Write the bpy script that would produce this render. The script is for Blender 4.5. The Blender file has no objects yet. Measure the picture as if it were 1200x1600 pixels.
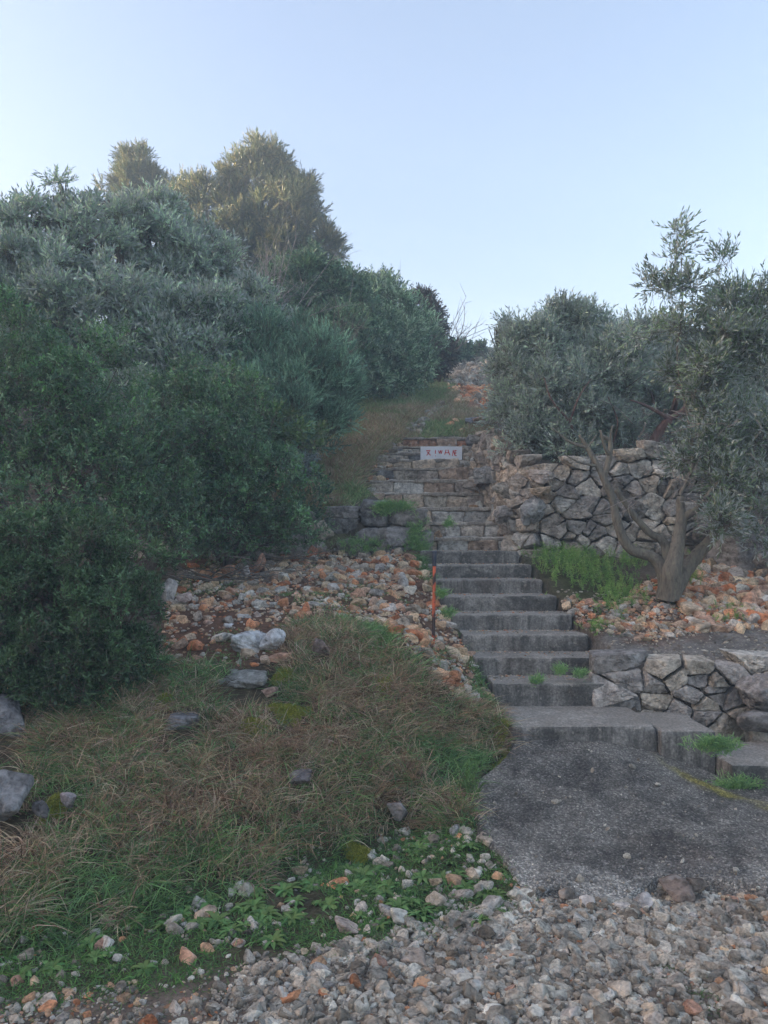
import bpy, math
import numpy as np
from mathutils import Vector

C = bpy.context.scene
COL = C.collection
R = math.radians
# ------------------------------------------------------------------ camera
F = 1186.0            # focal length in pixels of the 1200 x 1600 photograph
HOR = 850.0           # row of the horizon (eye level)
EYE = 1.6
cam_d = bpy.data.cameras.new("camera")
cam = bpy.data.objects.new("camera", cam_d)
COL.objects.link(cam)
cam.location = (0, 0, EYE)
cam.rotation_euler = (R(90), 0, 0)
cam_d.sensor_fit = 'VERTICAL'
cam_d.sensor_height = 36
cam_d.sensor_width = 27
cam_d.lens = F / 1600 * 36
cam_d.shift_y = (HOR - 800) / 1600
cam_d.clip_end = 2000
cam_d.clip_start = 0.05
C.camera = cam
# ------------------------------------------------------------------ sky, sun, exposure
SUN_EL, SUN_AZ = 10.0, -91.0      # azimuth clockwise from +Y
w = bpy.data.worlds.new("World"); C.world = w; w.use_nodes = True
nt = w.node_tree
sky = nt.nodes.new('ShaderNodeTexSky'); sky.sky_type = 'NISHITA'
sky.sun_disc = False; sky.sun_elevation = R(SUN_EL); sky.sun_rotation = R(SUN_AZ)
sky.altitude = 100; sky.air_density = 1.0; sky.dust_density = 5.0; sky.ozone_density = 2.0
bg = nt.nodes['Background']; bg.inputs['Strength'].default_value = 0.15
wb = nt.nodes.new('ShaderNodeMix'); wb.data_type = 'RGBA'; wb.blend_type = 'MULTIPLY'; wb.inputs[0].default_value = 1
wb.inputs[7].default_value = (1.08, .93, .90, 1)      # white balance of the shaded hillside
nt.links.new(sky.outputs[0], wb.inputs[6]); nt.links.new(wb.outputs[2], bg.inputs[0])
sl = bpy.data.lights.new("sun", 'SUN'); sl.energy = 5.0; sl.angle = R(0.6); sl.color = (1.0, 0.83, 0.64)
so = bpy.data.objects.new("sun", sl); COL.objects.link(so)
sd = Vector((math.sin(R(SUN_AZ)) * math.cos(R(SUN_EL)), math.cos(R(SUN_AZ)) * math.cos(R(SUN_EL)), math.sin(R(SUN_EL))))
so.rotation_euler = sd.to_track_quat('Z', 'Y').to_euler()
so.location = (-20, 5, 25)
C.view_settings.view_transform = 'Standard'
C.view_settings.look = 'None'
C.view_settings.exposure = 2.14
C.view_settings.gamma = 1
C.cycles.max_bounces = 6
C.cycles.transparent_max_bounces = 4
C.cycles.volume_bounces = 1
C.cycles.volume_step_rate = 4.0

# ------------------------------------------------------------------ helpers
rng = np.random.default_rng(7)

def W(px, py, d):
    return np.array([(px - 600) / F * d, d, EYE - (py - HOR) / F * d])

def proj(x, y, z):
    y = np.maximum(y, 0.05)
    return 600 + x / y * F, HOR - (z - EYE) / y * F

def _h(ix, iy, iz):
    n = (ix * 374761393 + iy * 668265263 + iz * 2147483647 + 1013904223) & 0xffffffff
    n = ((n ^ (n >> 13)) * 1274126177) & 0xffffffff
    n = (n ^ (n >> 16)) & 0xffffffff
    return n / 4294967295.0

def vnoise(p):
    p = np.asarray(p, float); i = np.floor(p).astype(np.int64); f = p - i
    f = f * f * (3 - 2 * f); o = 0
    for dx in (0, 1):
        for dy in (0, 1):
            for dz in (0, 1):
                wgt = (f[..., 0] if dx else 1 - f[..., 0]) * (f[..., 1] if dy else 1 - f[..., 1]) * (f[..., 2] if dz else 1 - f[..., 2])
                o = o + wgt * _h(i[..., 0] + dx, i[..., 1] + dy, i[..., 2] + dz)
    return o * 2 - 1

def fbm(p, oct=3, gain=.5):
    p = np.asarray(p, float); a = 1; s = 0; t = 0
    for k in range(oct):
        s = s + a * vnoise(p * (2.03 ** k) + 17.3 * k); t += a; a *= gain
    return s / t

def n2(x, y, sc, seed=0, oct=3):
    return fbm(np.stack([x * sc, y * sc, np.full_like(np.asarray(x, float), seed * 7.7)], -1), oct)

def sstep(a, b, x):
    t = np.clip((x - a) / (b - a), 0, 1); return t * t * (3 - 2 * t)

def unit(v):
    return v / np.maximum(np.linalg.norm(v, axis=-1, keepdims=True), 1e-9)

def inpoly(poly, X, Y):
    poly = np.asarray(poly, float); ins = np.zeros(X.shape, bool); n = len(poly)
    for i in range(n):
        x1, y1 = poly[i]; x2, y2 = poly[(i + 1) % n]
        c = ((y1 > Y) != (y2 > Y)) & (X < (x2 - x1) * (Y - y1) / (y2 - y1 + 1e-12) + x1)
        ins ^= c
    return ins

def sdpoly(poly, X, Y):
    poly = np.asarray(poly, float); d = np.full(X.shape, 1e9); n = len(poly)
    for i in range(n):
        a = poly[i]; b = poly[(i + 1) % n]; e = b - a
        t = np.clip(((X - a[0]) * e[0] + (Y - a[1]) * e[1]) / (e @ e), 0, 1)
        d = np.minimum(d, np.hypot(X - a[0] - t * e[0], Y - a[1] - t * e[1]))
    return np.where(inpoly(poly, X, Y), -d, d)

def tag(o, label=None, cat=None, group=None, kind=None):
    if label: o['label'] = label
    if cat: o['category'] = cat
    if group: o['group'] = group
    if kind: o['kind'] = kind
    return o

def empty(name, loc, label, cat, group=None):
    o = bpy.data.objects.new(name, None); COL.objects.link(o)
    o.location = tuple(float(c) for c in loc); o.empty_display_size = .2
    return tag(o, label, cat, group)

def link(name, me, mat, parent=None, loc=None):
    o = bpy.data.objects.new(name, me)
    if mat and not me.materials: me.materials.append(mat)
    COL.objects.link(o)
    if parent is not None:
        o.parent = parent
        if loc is None:                      # world-space mesh under a moved thing
            L = parent.location; o.location = (-L[0], -L[1], -L[2])
            if parent.parent is not None:
                o.location = (0, 0, 0)
    if loc is not None: o.location = tuple(float(c) for c in loc)
    return o

def mesh(name, V, polys, tint=None, smooth=True, center=None):
    """polys: list of (n,k) index arrays"""
    me = bpy.data.meshes.new(name)
    V = np.ascontiguousarray(V, dtype=np.float32).reshape(-1, 3)
    if center is not None: V = V - np.asarray(center, np.float32)
    polys = [p for p in polys if len(p)]
    me.vertices.add(len(V)); me.vertices.foreach_set('co', V.ravel())
    li = np.concatenate([p.ravel() for p in polys]).astype(np.int32)
    cnt = np.concatenate([np.full(len(p), p.shape[1], np.int32) for p in polys])
    st = np.concatenate([[0], np.cumsum(cnt)[:-1]]).astype(np.int32)
    me.loops.add(len(li)); me.loops.foreach_set('vertex_index', li)
    me.polygons.add(len(cnt)); me.polygons.foreach_set('loop_start', st)
    me.update(calc_edges=True)
    me.polygons.foreach_set('use_smooth', np.full(len(cnt), smooth, bool))
    if tint is not None:
        a = me.color_attributes.new('tint', 'FLOAT_COLOR', 'POINT')
        t = np.ones((len(V), 4), np.float32); t[:, :3] = tint
        a.data.foreach_set('color', t.ravel())
    return me

class MB:
    def __init__(s): s.v = []; s.f = {}; s.t = []; s.n = 0
    def add(s, V, polys, tint=(1, 1, 1)):
        V = np.asarray(V, float).reshape(-1, 3); s.v.append(V)
        for p in polys:
            p = np.asarray(p)
            if len(p): s.f.setdefault(p.shape[1], []).append(p + s.n)
        s.t.append(np.broadcast_to(np.asarray(tint, float), (len(V), 3)))
        s.n += len(V)
    def me(s, name, smooth=True, center=None):
        return mesh(name, np.concatenate(s.v), [np.concatenate(x) for x in s.f.values()], np.concatenate(s.t), smooth, center)

# ico spheres
def ico(n):
    t = (1 + 5 ** .5) / 2
    v = [(-1, t, 0), (1, t, 0), (-1, -t, 0), (1, -t, 0), (0, -1, t), (0, 1, t), (0, -1, -t), (0, 1, -t), (t, 0, -1), (t, 0, 1), (-t, 0, -1), (-t, 0, 1)]
    v = [np.array(a) / np.linalg.norm(a) for a in v]
    f = [(0, 11, 5), (0, 5, 1), (0, 1, 7), (0, 7, 10), (0, 10, 11), (1, 5, 9), (5, 11, 4), (11, 10, 2), (10, 7, 6), (7, 1, 8), (3, 9, 4), (3, 4, 2), (3, 2, 6), (3, 6, 8), (3, 8, 9), (4, 9, 5), (2, 4, 11), (6, 2, 10), (8, 6, 7), (9, 8, 1)]
    for _ in range(n):
        c = {}; g = []
        def mid(a, b):
            k = (min(a, b), max(a, b))
            if k not in c:
                m = v[a] + v[b]; v.append(m / np.linalg.norm(m)); c[k] = len(v) - 1
            return c[k]
        for a, b, d in f:
            x, y, z = mid(a, b), mid(b, d), mid(d, a)
            g += [(a, x, z), (b, y, x), (d, z, y), (x, y, z)]
        f = g
    return np.array(v), np.array(f)
ICO = {k: ico(k) for k in (1, 2, 3, 4, 5)}

def cut(dirs, N, H, p=16):
    dots = np.maximum(dirs @ N.T, 0) / H
    return (np.sum(dots ** p, 1)) ** (-1.0 / p)

def rock_shape(r, sub=2, npl=10, p=18, rough=.06, flat=.75):
    D, Fc = ICO[sub]
    N = unit(r.normal(size=(npl, 3))); H = r.uniform(.55, 1.0, npl)
    N = np.vstack([N, np.eye(3), -np.eye(3)]); H = np.concatenate([H, np.full(6, 1.05)])
    rr = cut(D, N, H, p)
    V = D * rr[:, None]
    if rough:
        o = r.uniform(0, 90, 3)
        V = V + D * (fbm(D * 2.2 + o, 3)[:, None] * rough)
        if sub >= 4: V = V + D * (fbm(D * 9 + o, 3)[:, None] * rough * .45)
    V = V * np.array([r.uniform(.85, 1.25), r.uniform(.75, 1.05), flat * r.uniform(.75, 1.1)])
    return V, Fc

_PR = {}
def proto(r, sub, npl=9, rough=.03):
    k = (sub, npl)
    if k not in _PR: _PR[k] = [rock_shape(r, sub, int(r.integers(6, 10)), 36, rough) for _ in range(64)]
    return _PR[k][r.integers(48)]

def rotmat(r, tilt=.5):
    a = r.uniform(0, 2 * math.pi); ca, sa = math.cos(a), math.sin(a)
    Z = np.array([[ca, -sa, 0], [sa, ca, 0], [0, 0, 1]])
    b = r.normal() * tilt; X = np.array([[1, 0, 0], [0, math.cos(b), -math.sin(b)], [0, math.sin(b), math.cos(b)]])
    c = r.normal() * tilt; Y = np.array([[math.cos(c), 0, math.sin(c)], [0, 1, 0], [-math.sin(c), 0, math.cos(c)]])
    return Z @ X @ Y

def tube(mb, pts, r0, r1, sides=7, tint=(1, 1, 1), jit=0.0, seg=None):
    P = np.asarray(pts, float)
    if seg:                                   # Catmull-Rom through the given points
        Q = np.vstack([2 * P[0] - P[1], P, 2 * P[-1] - P[-2]]); out = []
        for i in range(1, len(Q) - 2):
            for t in np.arange(seg) / seg:
                a, b, c, d = Q[i - 1:i + 3]
                out.append(.5 * ((2 * b) + (c - a) * t + (2 * a - 5 * b + 4 * c - d) * t * t + (3 * b - a - 3 * c + d) * t ** 3))
        out.append(P[-1]); P = np.array(out)
    n = len(P)
    T = unit(np.gradient(P, axis=0))
    up = np.array([0, 1, 0.0]) if abs(T[:, 1]).mean() < .8 else np.array([1.0, 0, 0])
    A = unit(np.cross(T, up)); B = np.cross(T, A)
    rad = np.linspace(r0, r1, n) if np.isscalar(r0) else np.interp(np.linspace(0, 1, n), np.linspace(0, 1, len(r0)), r0)
    ang = np.arange(sides) * 2 * math.pi / sides
    rr = rad[:, None] * np.ones(sides)
    V = P[:, None, :] + (A[:, None, :] * np.cos(ang)[None, :, None] + B[:, None, :] * np.sin(ang)[None, :, None]) * rr[..., None]
    if jit:
        nz = fbm(V.reshape(-1, 3) * (1.1 / max(rad.max(), .01)), 3).reshape(n, sides)
        V = V + (V - P[:, None, :]) * nz[..., None] * jit
    V = V.reshape(-1, 3)
    i = np.arange(n - 1)[:, None] * sides; j = np.arange(sides)[None, :]; k = (j + 1) % sides
    q = np.stack([i + j, i + k, i + sides + k, i + sides + j], -1).reshape(-1, 4)
    mb.add(V, [q, np.array([np.arange(sides) + (n - 1) * sides])], tint)
    return P

# ------------------------------------------------------------------ materials
def newmat(name):
    m = bpy.data.materials.new(name); m.use_nodes = True
    return m, m.node_tree, m.node_tree.nodes['Principled BSDF']

def N(nt, t, **kw):
    n = nt.nodes.new(t)
    for k, v in kw.items():
        if k in n.inputs: n.inputs[k].default_value = v
        else: setattr(n, k, v)
    return n

def noise(nt, vec, scale, detail=4, rough=.6, dist=0.0):
    n = N(nt, 'ShaderNodeTexNoise'); n.inputs['Scale'].default_value = scale
    n.inputs['Detail'].default_value = detail; n.inputs['Roughness'].default_value = rough; n.inputs['Distortion'].default_value = dist
    if vec is not None: nt.links.new(vec, n.inputs['Vector'])
    return n.outputs['Fac']

def ramp(nt, fac, stops):
    n = nt.nodes.new('ShaderNodeValToRGB'); e = n.color_ramp.elements
    while len(e) < len(stops): e.new(.5)
    for x, (p, c) in zip(e, stops):
        x.position = p; x.color = (*c, 1) if hasattr(c, '__len__') else (c, c, c, 1)
    nt.links.new(fac, n.inputs['Fac']); return n.outputs['Color']

def mix(nt, a, b, fac, mode='MIX'):
    n = nt.nodes.new('ShaderNodeMix'); n.data_type = 'RGBA'; n.blend_type = mode
    for s, v in ((0, fac), (6, a), (7, b)):
        if isinstance(v, (int, float)): n.inputs[s].default_value = v
        elif isinstance(v, tuple): n.inputs[s].default_value = (*v, 1)
        else: nt.links.new(v, n.inputs[s])
    return n.outputs[2]

def bump(nt, h, strength, dist, prev=None):
    b = nt.nodes.new('ShaderNodeBump'); b.inputs['Strength'].default_value = strength; b.inputs['Distance'].default_value = dist
    nt.links.new(h, b.inputs['Height'])
    if prev: nt.links.new(prev, b.inputs['Normal'])
    return b.outputs['Normal']

def tintnode(nt):
    a = nt.nodes.new('ShaderNodeAttribute'); a.attribute_name = 'tint'; return a.outputs['Color']

def pos(nt): return nt.nodes.new('ShaderNodeNewGeometry').outputs['Position']

def stone_mat(name, fine=22., bstr=.8, stain=.55, lichen=.35):
    m, nt, b = newmat(name); p = pos(nt); t = tintnode(nt)
    a = noise(nt, p, 7, 5, .65); c = noise(nt, p, fine, 6, .7, .4)
    col = mix(nt, t, ramp(nt, a, [(.3, 1 - stain), (.5, .95), (.7, 1.4)]), 1.0, 'MULTIPLY')
    col = mix(nt, col, ramp(nt, c, [(.34, .5), (.5, 1.0), (.66, 1.4)]), 1.0, 'MULTIPLY')
    l = ramp(nt, noise(nt, p, 14, 3, .5), [(.6, 0.0), (.68, lichen)])
    col = mix(nt, col, (.42, .42, .39), l)
    d = ramp(nt, noise(nt, p, 5, 4, .6, 1.2), [(.30, .55), (.42, 0.0)])
    col = mix(nt, col, (.045, .042, .038), d)
    nt.links.new(col, b.inputs['Base Color']); b.inputs['Roughness'].default_value = .92
    b.inputs['Specular IOR Level'].default_value = .2
    nt.links.new(bump(nt, c, bstr, .022, bump(nt, a, .8, .05)), b.inputs['Normal'])
    return m

M_rock = stone_mat('limestone')
M_peb = stone_mat('pebble', 60., .8, .6, .2)

def concrete_mat(name, base, hi, dark, streak=True, agg=0.0):
    m, nt, b = newmat(name); p = pos(nt)
    a = noise(nt, p, 3.2, 6, .7, .5); f = noise(nt, p, 60, 4, .75)
    col = mix(nt, dark, base, ramp(nt, a, [(.4, 0.0), (.58, 1.0)]))
    if streak:
        mp = nt.nodes.new('ShaderNodeMapping'); mp.inputs['Scale'].default_value = (1, 1, .12)
        nt.links.new(p, mp.inputs['Vector'])
        s = noise(nt, mp.outputs[0], 14, 5, .7)
        col = mix(nt, col, dark, ramp(nt, s, [(.42, 0.0), (.62, .85)]))
        # trodden treads carry pale dust and litter
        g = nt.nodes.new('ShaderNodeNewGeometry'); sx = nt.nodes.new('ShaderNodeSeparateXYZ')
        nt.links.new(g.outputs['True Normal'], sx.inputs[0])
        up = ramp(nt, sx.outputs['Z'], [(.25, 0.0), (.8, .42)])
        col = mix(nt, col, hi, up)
    sp = ramp(nt, f, [(.3, .55), (.5, 1.0), (.66, 1.5)])
    col = mix(nt, col, sp, 1.0, 'MULTIPLY')
    lv = ramp(nt, noise(nt, p, 28, 3, .6), [(.62, 0.0), (.70, .5)])
    col = mix(nt, col, hi, lv)
    rb = ramp(nt, noise(nt, p, 2.1, 4, .6, .8), [(.55, 0.0), (.75, .45)])
    col = mix(nt, col, (.085, .05, .035), rb)
    nrm = bump(nt, f, .7, .006, bump(nt, a, .5, .02))
    if agg:
        v = nt.nodes.new('ShaderNodeTexVoronoi'); v.inputs['Scale'].default_value = 120
        nt.links.new(p, v.inputs['Vector'])
        bw = nt.nodes.new('ShaderNodeSeparateXYZ'); nt.links.new(v.outputs['Color'], bw.inputs[0])
        pc = ramp(nt, bw.outputs['X'], [(.0, .5), (.6, .95), (.85, 1.4), (1.0, 2.4)])
        col = mix(nt, col, pc, agg, 'MULTIPLY')
        inv = nt.nodes.new('ShaderNodeMath'); inv.operation = 'SUBTRACT'; inv.inputs[0].default_value = 1
        nt.links.new(v.outputs['Distance'], inv.inputs[1])
        nrm = bump(nt, inv.outputs[0], 1.0, .012, nrm)
        t = tintnode(nt); col = mix(nt, col, t, 1.0, 'MULTIPLY')
    nt.links.new(col, b.inputs['Base Color']); nt.links.new(nrm, b.inputs['Normal'])
    b.inputs['Roughness'].default_value = .9; b.inputs['Specular IOR Level'].default_value = .25
    return m

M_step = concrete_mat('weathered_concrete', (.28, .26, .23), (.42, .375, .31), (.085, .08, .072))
M_slab = concrete_mat('exposed_aggregate', (.215, .20, .172), (.36, .33, .28), (.10, .093, .082), False, .8)
M_mortar = concrete_mat('old_mortar', (.42, .37, .30), (.6, .53, .44), (.2, .17, .14))

def ground_mat():
    m, nt, b = newmat('earth'); p = pos(nt); t = tintnode(nt)
    a = noise(nt, p, 6, 6, .7, .3); f = noise(nt, p, 45, 5, .75)
    v = nt.nodes.new('ShaderNodeTexVoronoi'); v.inputs['Scale'].default_value = 38; nt.links.new(p, v.inputs['Vector'])
    col = mix(nt, t, ramp(nt, a, [(.3, .5), (.5, 1.0), (.72, 1.45)]), 1.0, 'MULTIPLY')
    col = mix(nt, col, ramp(nt, f, [(.3, .6), (.55, 1.05), (.7, 1.6)]), 1.0, 'MULTIPLY')
    nt.links.new(col, b.inputs['Base Color']); b.inputs['Roughness'].default_value = .95
    b.inputs['Specular IOR Level'].default_value = .1
    nt.links.new(bump(nt, f, .9, .02, bump(nt, v.outputs['Distance'], .5, .012)), b.inputs['Normal'])
    return m
M_ground = ground_mat()

def leaf_mat(name, back=None, transl=.3, rough=.55, spec=.3):
    m, nt, b = newmat(name); t = tintnode(nt); col = t
    if back:
        g = nt.nodes.new('ShaderNodeNewGeometry'); col = mix(nt, t, back, g.outputs['Backfacing'])
    nt.links.new(col, b.inputs['Base Color']); b.inputs['Roughness'].default_value = rough
    b.inputs['Specular IOR Level'].default_value = spec
    if transl:
        tr = nt.nodes.new('ShaderNodeBsdfTranslucent'); nt.links.new(col, tr.inputs['Color'])
        ms = nt.nodes.new('ShaderNodeMixShader'); ms.inputs[0].default_value = transl
        nt.links.new(b.outputs[0], ms.inputs[1]); nt.links.new(tr.outputs[0], ms.inputs[2])
        nt.links.new(ms.outputs[0], nt.nodes['Material Output'].inputs['Surface'])
    return m
M_olive = leaf_mat('olive_leaf', (.40, .44, .40), .3, .36, .8)
M_leaf = leaf_mat('evergreen_leaf', None, .3, .42, .6)
M_grass = leaf_mat('grass_blade', None, .3, .7, .2)

def bark_mat():
    m, nt, b = newmat('bark'); p = pos(nt); t = tintnode(nt)
    mp = nt.nodes.new('ShaderNodeMapping'); mp.inputs['Scale'].default_value = (1, 1, .3); nt.links.new(p, mp.inputs['Vector'])
    a = noise(nt, mp.outputs[0], 40, 5, .7, .5); l = noise(nt, p, 16, 4, .6)
    col = mix(nt, t, ramp(nt, a, [(.3, .45), (.5, 1.0), (.7, 1.35)]), 1.0, 'MULTIPLY')
    col = mix(nt, col, (.24, .23, .15), ramp(nt, l, [(.56, 0.0), (.66, .55)]))
    nt.links.new(col, b.inputs['Base Color']); b.inputs['Roughness'].default_value = .95
    nt.links.new(bump(nt, a, 1.0, .015), b.inputs['Normal']); return m
M_bark = bark_mat()

# ------------------------------------------------------------------ terrain
XL = lambda y: np.interp(y, [3.4, 4.4, 5, 5.6, 8.1, 8.46, 8.82, 9.18, 9.54, 10.3, 11.8, 14, 20], [.7, .5, .84, .80, .444, .40, .20, .05, -.2, -.12, .3, .8, 1.2])
XR = lambda y: np.interp(y, [3.4, 5, 5.6, 8.1, 8.46, 9.18, 9.54, 10.3, 11.8, 14, 20], [1.9, 1.79, 1.82, 1.448, 1.5, 1.35, 1.35, 1.2, 1.45, 1.9, 2.7])
SZ = lambda y: np.interp(y, [3.4, 3.5, 4.95, 5.0, 5.6, 8.1, 8.46, 11.8, 12, 26, 45, 200], [0, .02, .30, .38, .5, 1.47, 1.62, 3.2, 3.25, 8.2, 9.0, 9.0])

def H(x, y):
    x = np.asarray(x, float); y = np.asarray(y, float)
    xl, xr, sz = XL(y), XR(y), SZ(y)
    f = np.interp(x, [-3, -1.5, -.7, 0, .55], [2.75, 2.9, 3.45, 4.05, 4.3])
    t = np.clip((y - f) / (5.5 - f), 0, 1)
    zl = np.where(y < 5.5, .9 * (t ** .9), np.interp(y, [5.5, 6.5, 8.25, 8.4, 8.46, 9, 12, 26, 45, 200], [.9, 1.1, 1.45, 1.5, 2.0, 2.18, 3.35, 8.2, 9.0, 9.0]))
    wl = np.where(y < 8.4, sstep(.02, .7, xl - x), sstep(.0, .25, xl - x))
    zl = sz + (zl - sz) * wl
    zr0 = np.interp(y, [3.4, 5.58, 26, 45, 200], [0, .24, 8.2, 9, 9])
    zr = np.interp(y, [3.4, 4.9, 5.55, 5.66, 6.0, 6.5, 7, 8.1, 8.42, 8.52, 9, 12, 26, 45, 200], [0, .24, .25, .72, .76, .92, 1.1, 1.45, 1.5, 2.5, 2.62, 3.5, 8.25, 9.0, 9.0])
    wr = np.where(y < 5, sstep(0, .3, x - xr), np.where(y < 8.3, sstep(-.05, .12, x - xr), sstep(.10, .30, x - xr)))
    zr = sz + (zr - sz) * wr
    z = np.where(x < (xl + xr) / 2, zl, zr)
    z = z - .17 * sstep(1.75, 2.2, x) * sstep(3.8, 4.6, y) * (y < 5.58)
    # undulation and heaps of rubble
    k = sstep(3.0, 4.6, y)
    z = z + n2(x, y, 1.3, 1) * .05 * k + n2(x, y, 5, 2) * np.where((x < xl - .1) & (y < 5.6), .055, .025) * k + n2(x, y, .25, 3) * .22 * sstep(12, 22, y)
    on = (x > xl - .02) & (x < xr + .02) & (y > 4.9) & (y < 12)
    z = np.where(on, sz - .12, z)
    sl = (x > xl - .02) & (x < 3.2) & (y > 3.4) & (y < 4.95)
    z = np.where(sl, np.minimum(z, sz - .05 - .2 * sstep(1.1, 2.0, x) * sstep(3.5, 4.6, y)), z)
    # high ridge to the left (keeps the low sun off the whole slope)
    rp = np.interp(-x, [4.5, 12, 36, 60, 160], [0, 2.6, 15.2, 18, 8])
    z = z + rp * (1 - np.clip(z, 0, 15) / 15.5)
    z = z + n2(x, y, .1, 5) * .5 * sstep(8, 20, -x)
    return z

polyRL = [(255, 912), (300, 885), (420, 862), (540, 852), (640, 865), (672, 885), (698, 960), (728, 1010), (772, 1085), (745, 1108), (695, 1082), (665, 1040), (610, 985), (520, 962), (450, 985), (440, 1035), (360, 1045), (250, 1040)]
polyRR = [(850, 935), (905, 935), (960, 945), (1010, 905), (1080, 905), (1088, 868), (1130, 885), (1260, 895), (1260, 975), (1090, 990), (1025, 1003), (930, 985), (880, 962)]
polyG = [(-40, 1090), (60, 1075), (130, 1050), (250, 1035), (360, 1045), (440, 1035), (450, 985), (520, 965), (600, 985), (660, 1045), (700, 1085), (770, 1110), (830, 1120), (830, 1165), (775, 1195), (730, 1235), (735, 1300), (640, 1290), (540, 1305), (440, 1325), (400, 1390), (220, 1425), (120, 1475), (-40, 1520)]
polyW = [(-40, 1410), (210, 1395), (400, 1375), (440, 1310), (560, 1290), (740, 1285), (790, 1340), (830, 1400), (800, 1440), (700, 1450), (560, 1480), (400, 1515), (200, 1552), (-40, 1600)]
polyHR = [(825, 862), (880, 868), (940, 875), (975, 900), (1012, 935), (995, 965), (930, 972), (895, 938), (855, 925), (826, 885)]
polyUG = [(380, 880), (400, 720), (540, 640), (560, 615), (700, 590), (722, 640), (765, 645), (762, 684), (690, 680), (640, 690), (600, 712), (578, 770), (540, 792), (535, 860), (470, 870)]
polyGR = [(-60, 1575), (200, 1535), (400, 1498), (560, 1465), (700, 1435), (800, 1405), (820, 1385), (950, 1405), (1030, 1372), (1100, 1365), (1260, 1380), (1260, 1800), (-60, 1800)]

def terrain():
    ys = np.concatenate([np.linspace(-30, -6, 9)[:-1], np.linspace(-6, 2, 30)[:-1], np.arange(2, 9, .03), np.arange(9, 13, .06), np.arange(13, 28, .25), np.arange(28, 61, 2.)])
    xs = np.concatenate([np.linspace(-48, -40, 4)[:-1], np.arange(-40, -6, 1.), np.arange(-6, -2.6, .12), np.arange(-2.6, 3.4, .03), np.arange(3.4, 8, .15), np.arange(8, 36, 1.)])
    X, Y = np.meshgrid(xs, ys); Z = H(X, Y)
    ny, nx = X.shape
    i = np.arange(ny - 1)[:, None] * nx; j = np.arange(nx - 1)[None, :]
    q = np.stack([i + j, i + j + 1, i + nx + j + 1, i + nx + j], -1).reshape(-1, 4)
    px, py = proj(X, Y, Z)
    col = np.zeros(X.shape + (3,)); col[:] = (.12, .10, .075)
    tr = (sstep(5.6, 5.7, Y) * sstep(6.9, 6.3, Y) * sstep(1.6, 1.9, X))[..., None]; col = col * (1 - tr) + np.array([.21, .19, .165]) * tr
    far = sstep(12, 20, Y)[..., None]
    col = col * (1 - far) + np.array([.06, .062, .038]) * far
    def paint(poly, c, soft=18):
        nonlocal col
        near = (Y > .3) & (Y < 30)
        k = np.where(near, sstep(soft, -soft, sdpoly(poly, px, py) + n2(X, Y, 6, 9) * 25), 0)[..., None]
        col = col * (1 - k) + np.array(c) * k
    paint(polyG, (.10, .08, .05)); paint(polyRL, (.15, .085, .055)); paint(polyRR, (.15, .09, .06)); paint(polyUG, (.14, .14, .075))
    paint(polyW, (.085, .075, .045)); paint(polyGR, (.20, .155, .12)); paint(polyHR, (.07, .07, .03)); paint([(700, 598), (775, 598), (778, 652), (712, 655)], (.32, .18, .11), 8)
    k = sstep(2.6, 1.5, Y)[..., None]; col = col * (1 - k) + np.array([.36, .33, .29]) * k  # unseen gravel behind the camera, made pale to bounce light onto the steps
    me = mesh('ground', np.stack([X, Y, Z], -1), [q], col.reshape(-1, 3))
    return tag(link('ground', me, M_ground), 'stony earth hillside rising from the gravel track to the skyline', 'ground', kind='structure')
terrain()

# ------------------------------------------------------------------ concrete flight
def roughbox(mb, x0, x1, y0, y1, z0, z1, res=.02, r=.012, amp=.006, chip=.02, yf=None, tint=(1, 1, 1)):
    """box with worn rounded edges: all six faces as grids"""
    lo = np.array([x0, y0, z0]); hi = np.array([x1, y1, z1])
    for ax in range(3):
        a, b = [k for k in range(3) if k != ax]
        na = max(2, int((hi[a] - lo[a]) / res)); nb = max(2, int((hi[b] - lo[b]) / res))
        A, B = np.meshgrid(np.linspace(lo[a], hi[a], na + 1), np.linspace(lo[b], hi[b], nb + 1), indexing='ij')
        for side in (0, 1):
            P = np.zeros(A.shape + (3,)); P[..., a] = A; P[..., b] = B; P[..., ax] = (lo, hi)[side][ax]
            wear = r * (1 + 1.2 * np.clip(fbm(P * 4 + 3, 3), -1, 1)) + chip * np.clip(fbm(P * 11 + 50, 2) - .25, 0, 1) * 2
            wear = np.minimum(wear, (z1 - z0) * .3)[..., None]
            Q = np.clip(P, lo + wear, hi - wear); dv = P - Q
            ln = np.linalg.norm(dv, axis=-1, keepdims=True)
            Pn = Q + dv / np.maximum(ln, 1e-6) * wear
            Pn = Pn + dv / np.maximum(ln, 1e-6) * (fbm(P * 9, 4)[..., None] * amp)
            ni, nj = A.shape; i = np.arange(ni - 1)[:, None] * nj; j = np.arange(nj - 1)[None, :]
            q = np.stack([i + j, i + nj + j, i + nj + j + 1, i + j + 1], -1).reshape(-1, 4)
            flip = (side == 0) ^ (ax == 1)
            if flip: q = q[:, ::-1]
            mb.add(Pn.reshape(-1, 3), [q], tint)

def box_obj(name, parent, mat, *a, **k):
    mb = MB(); roughbox(mb, *a, **k); return link(name, mb.me(name), mat, parent)

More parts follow.
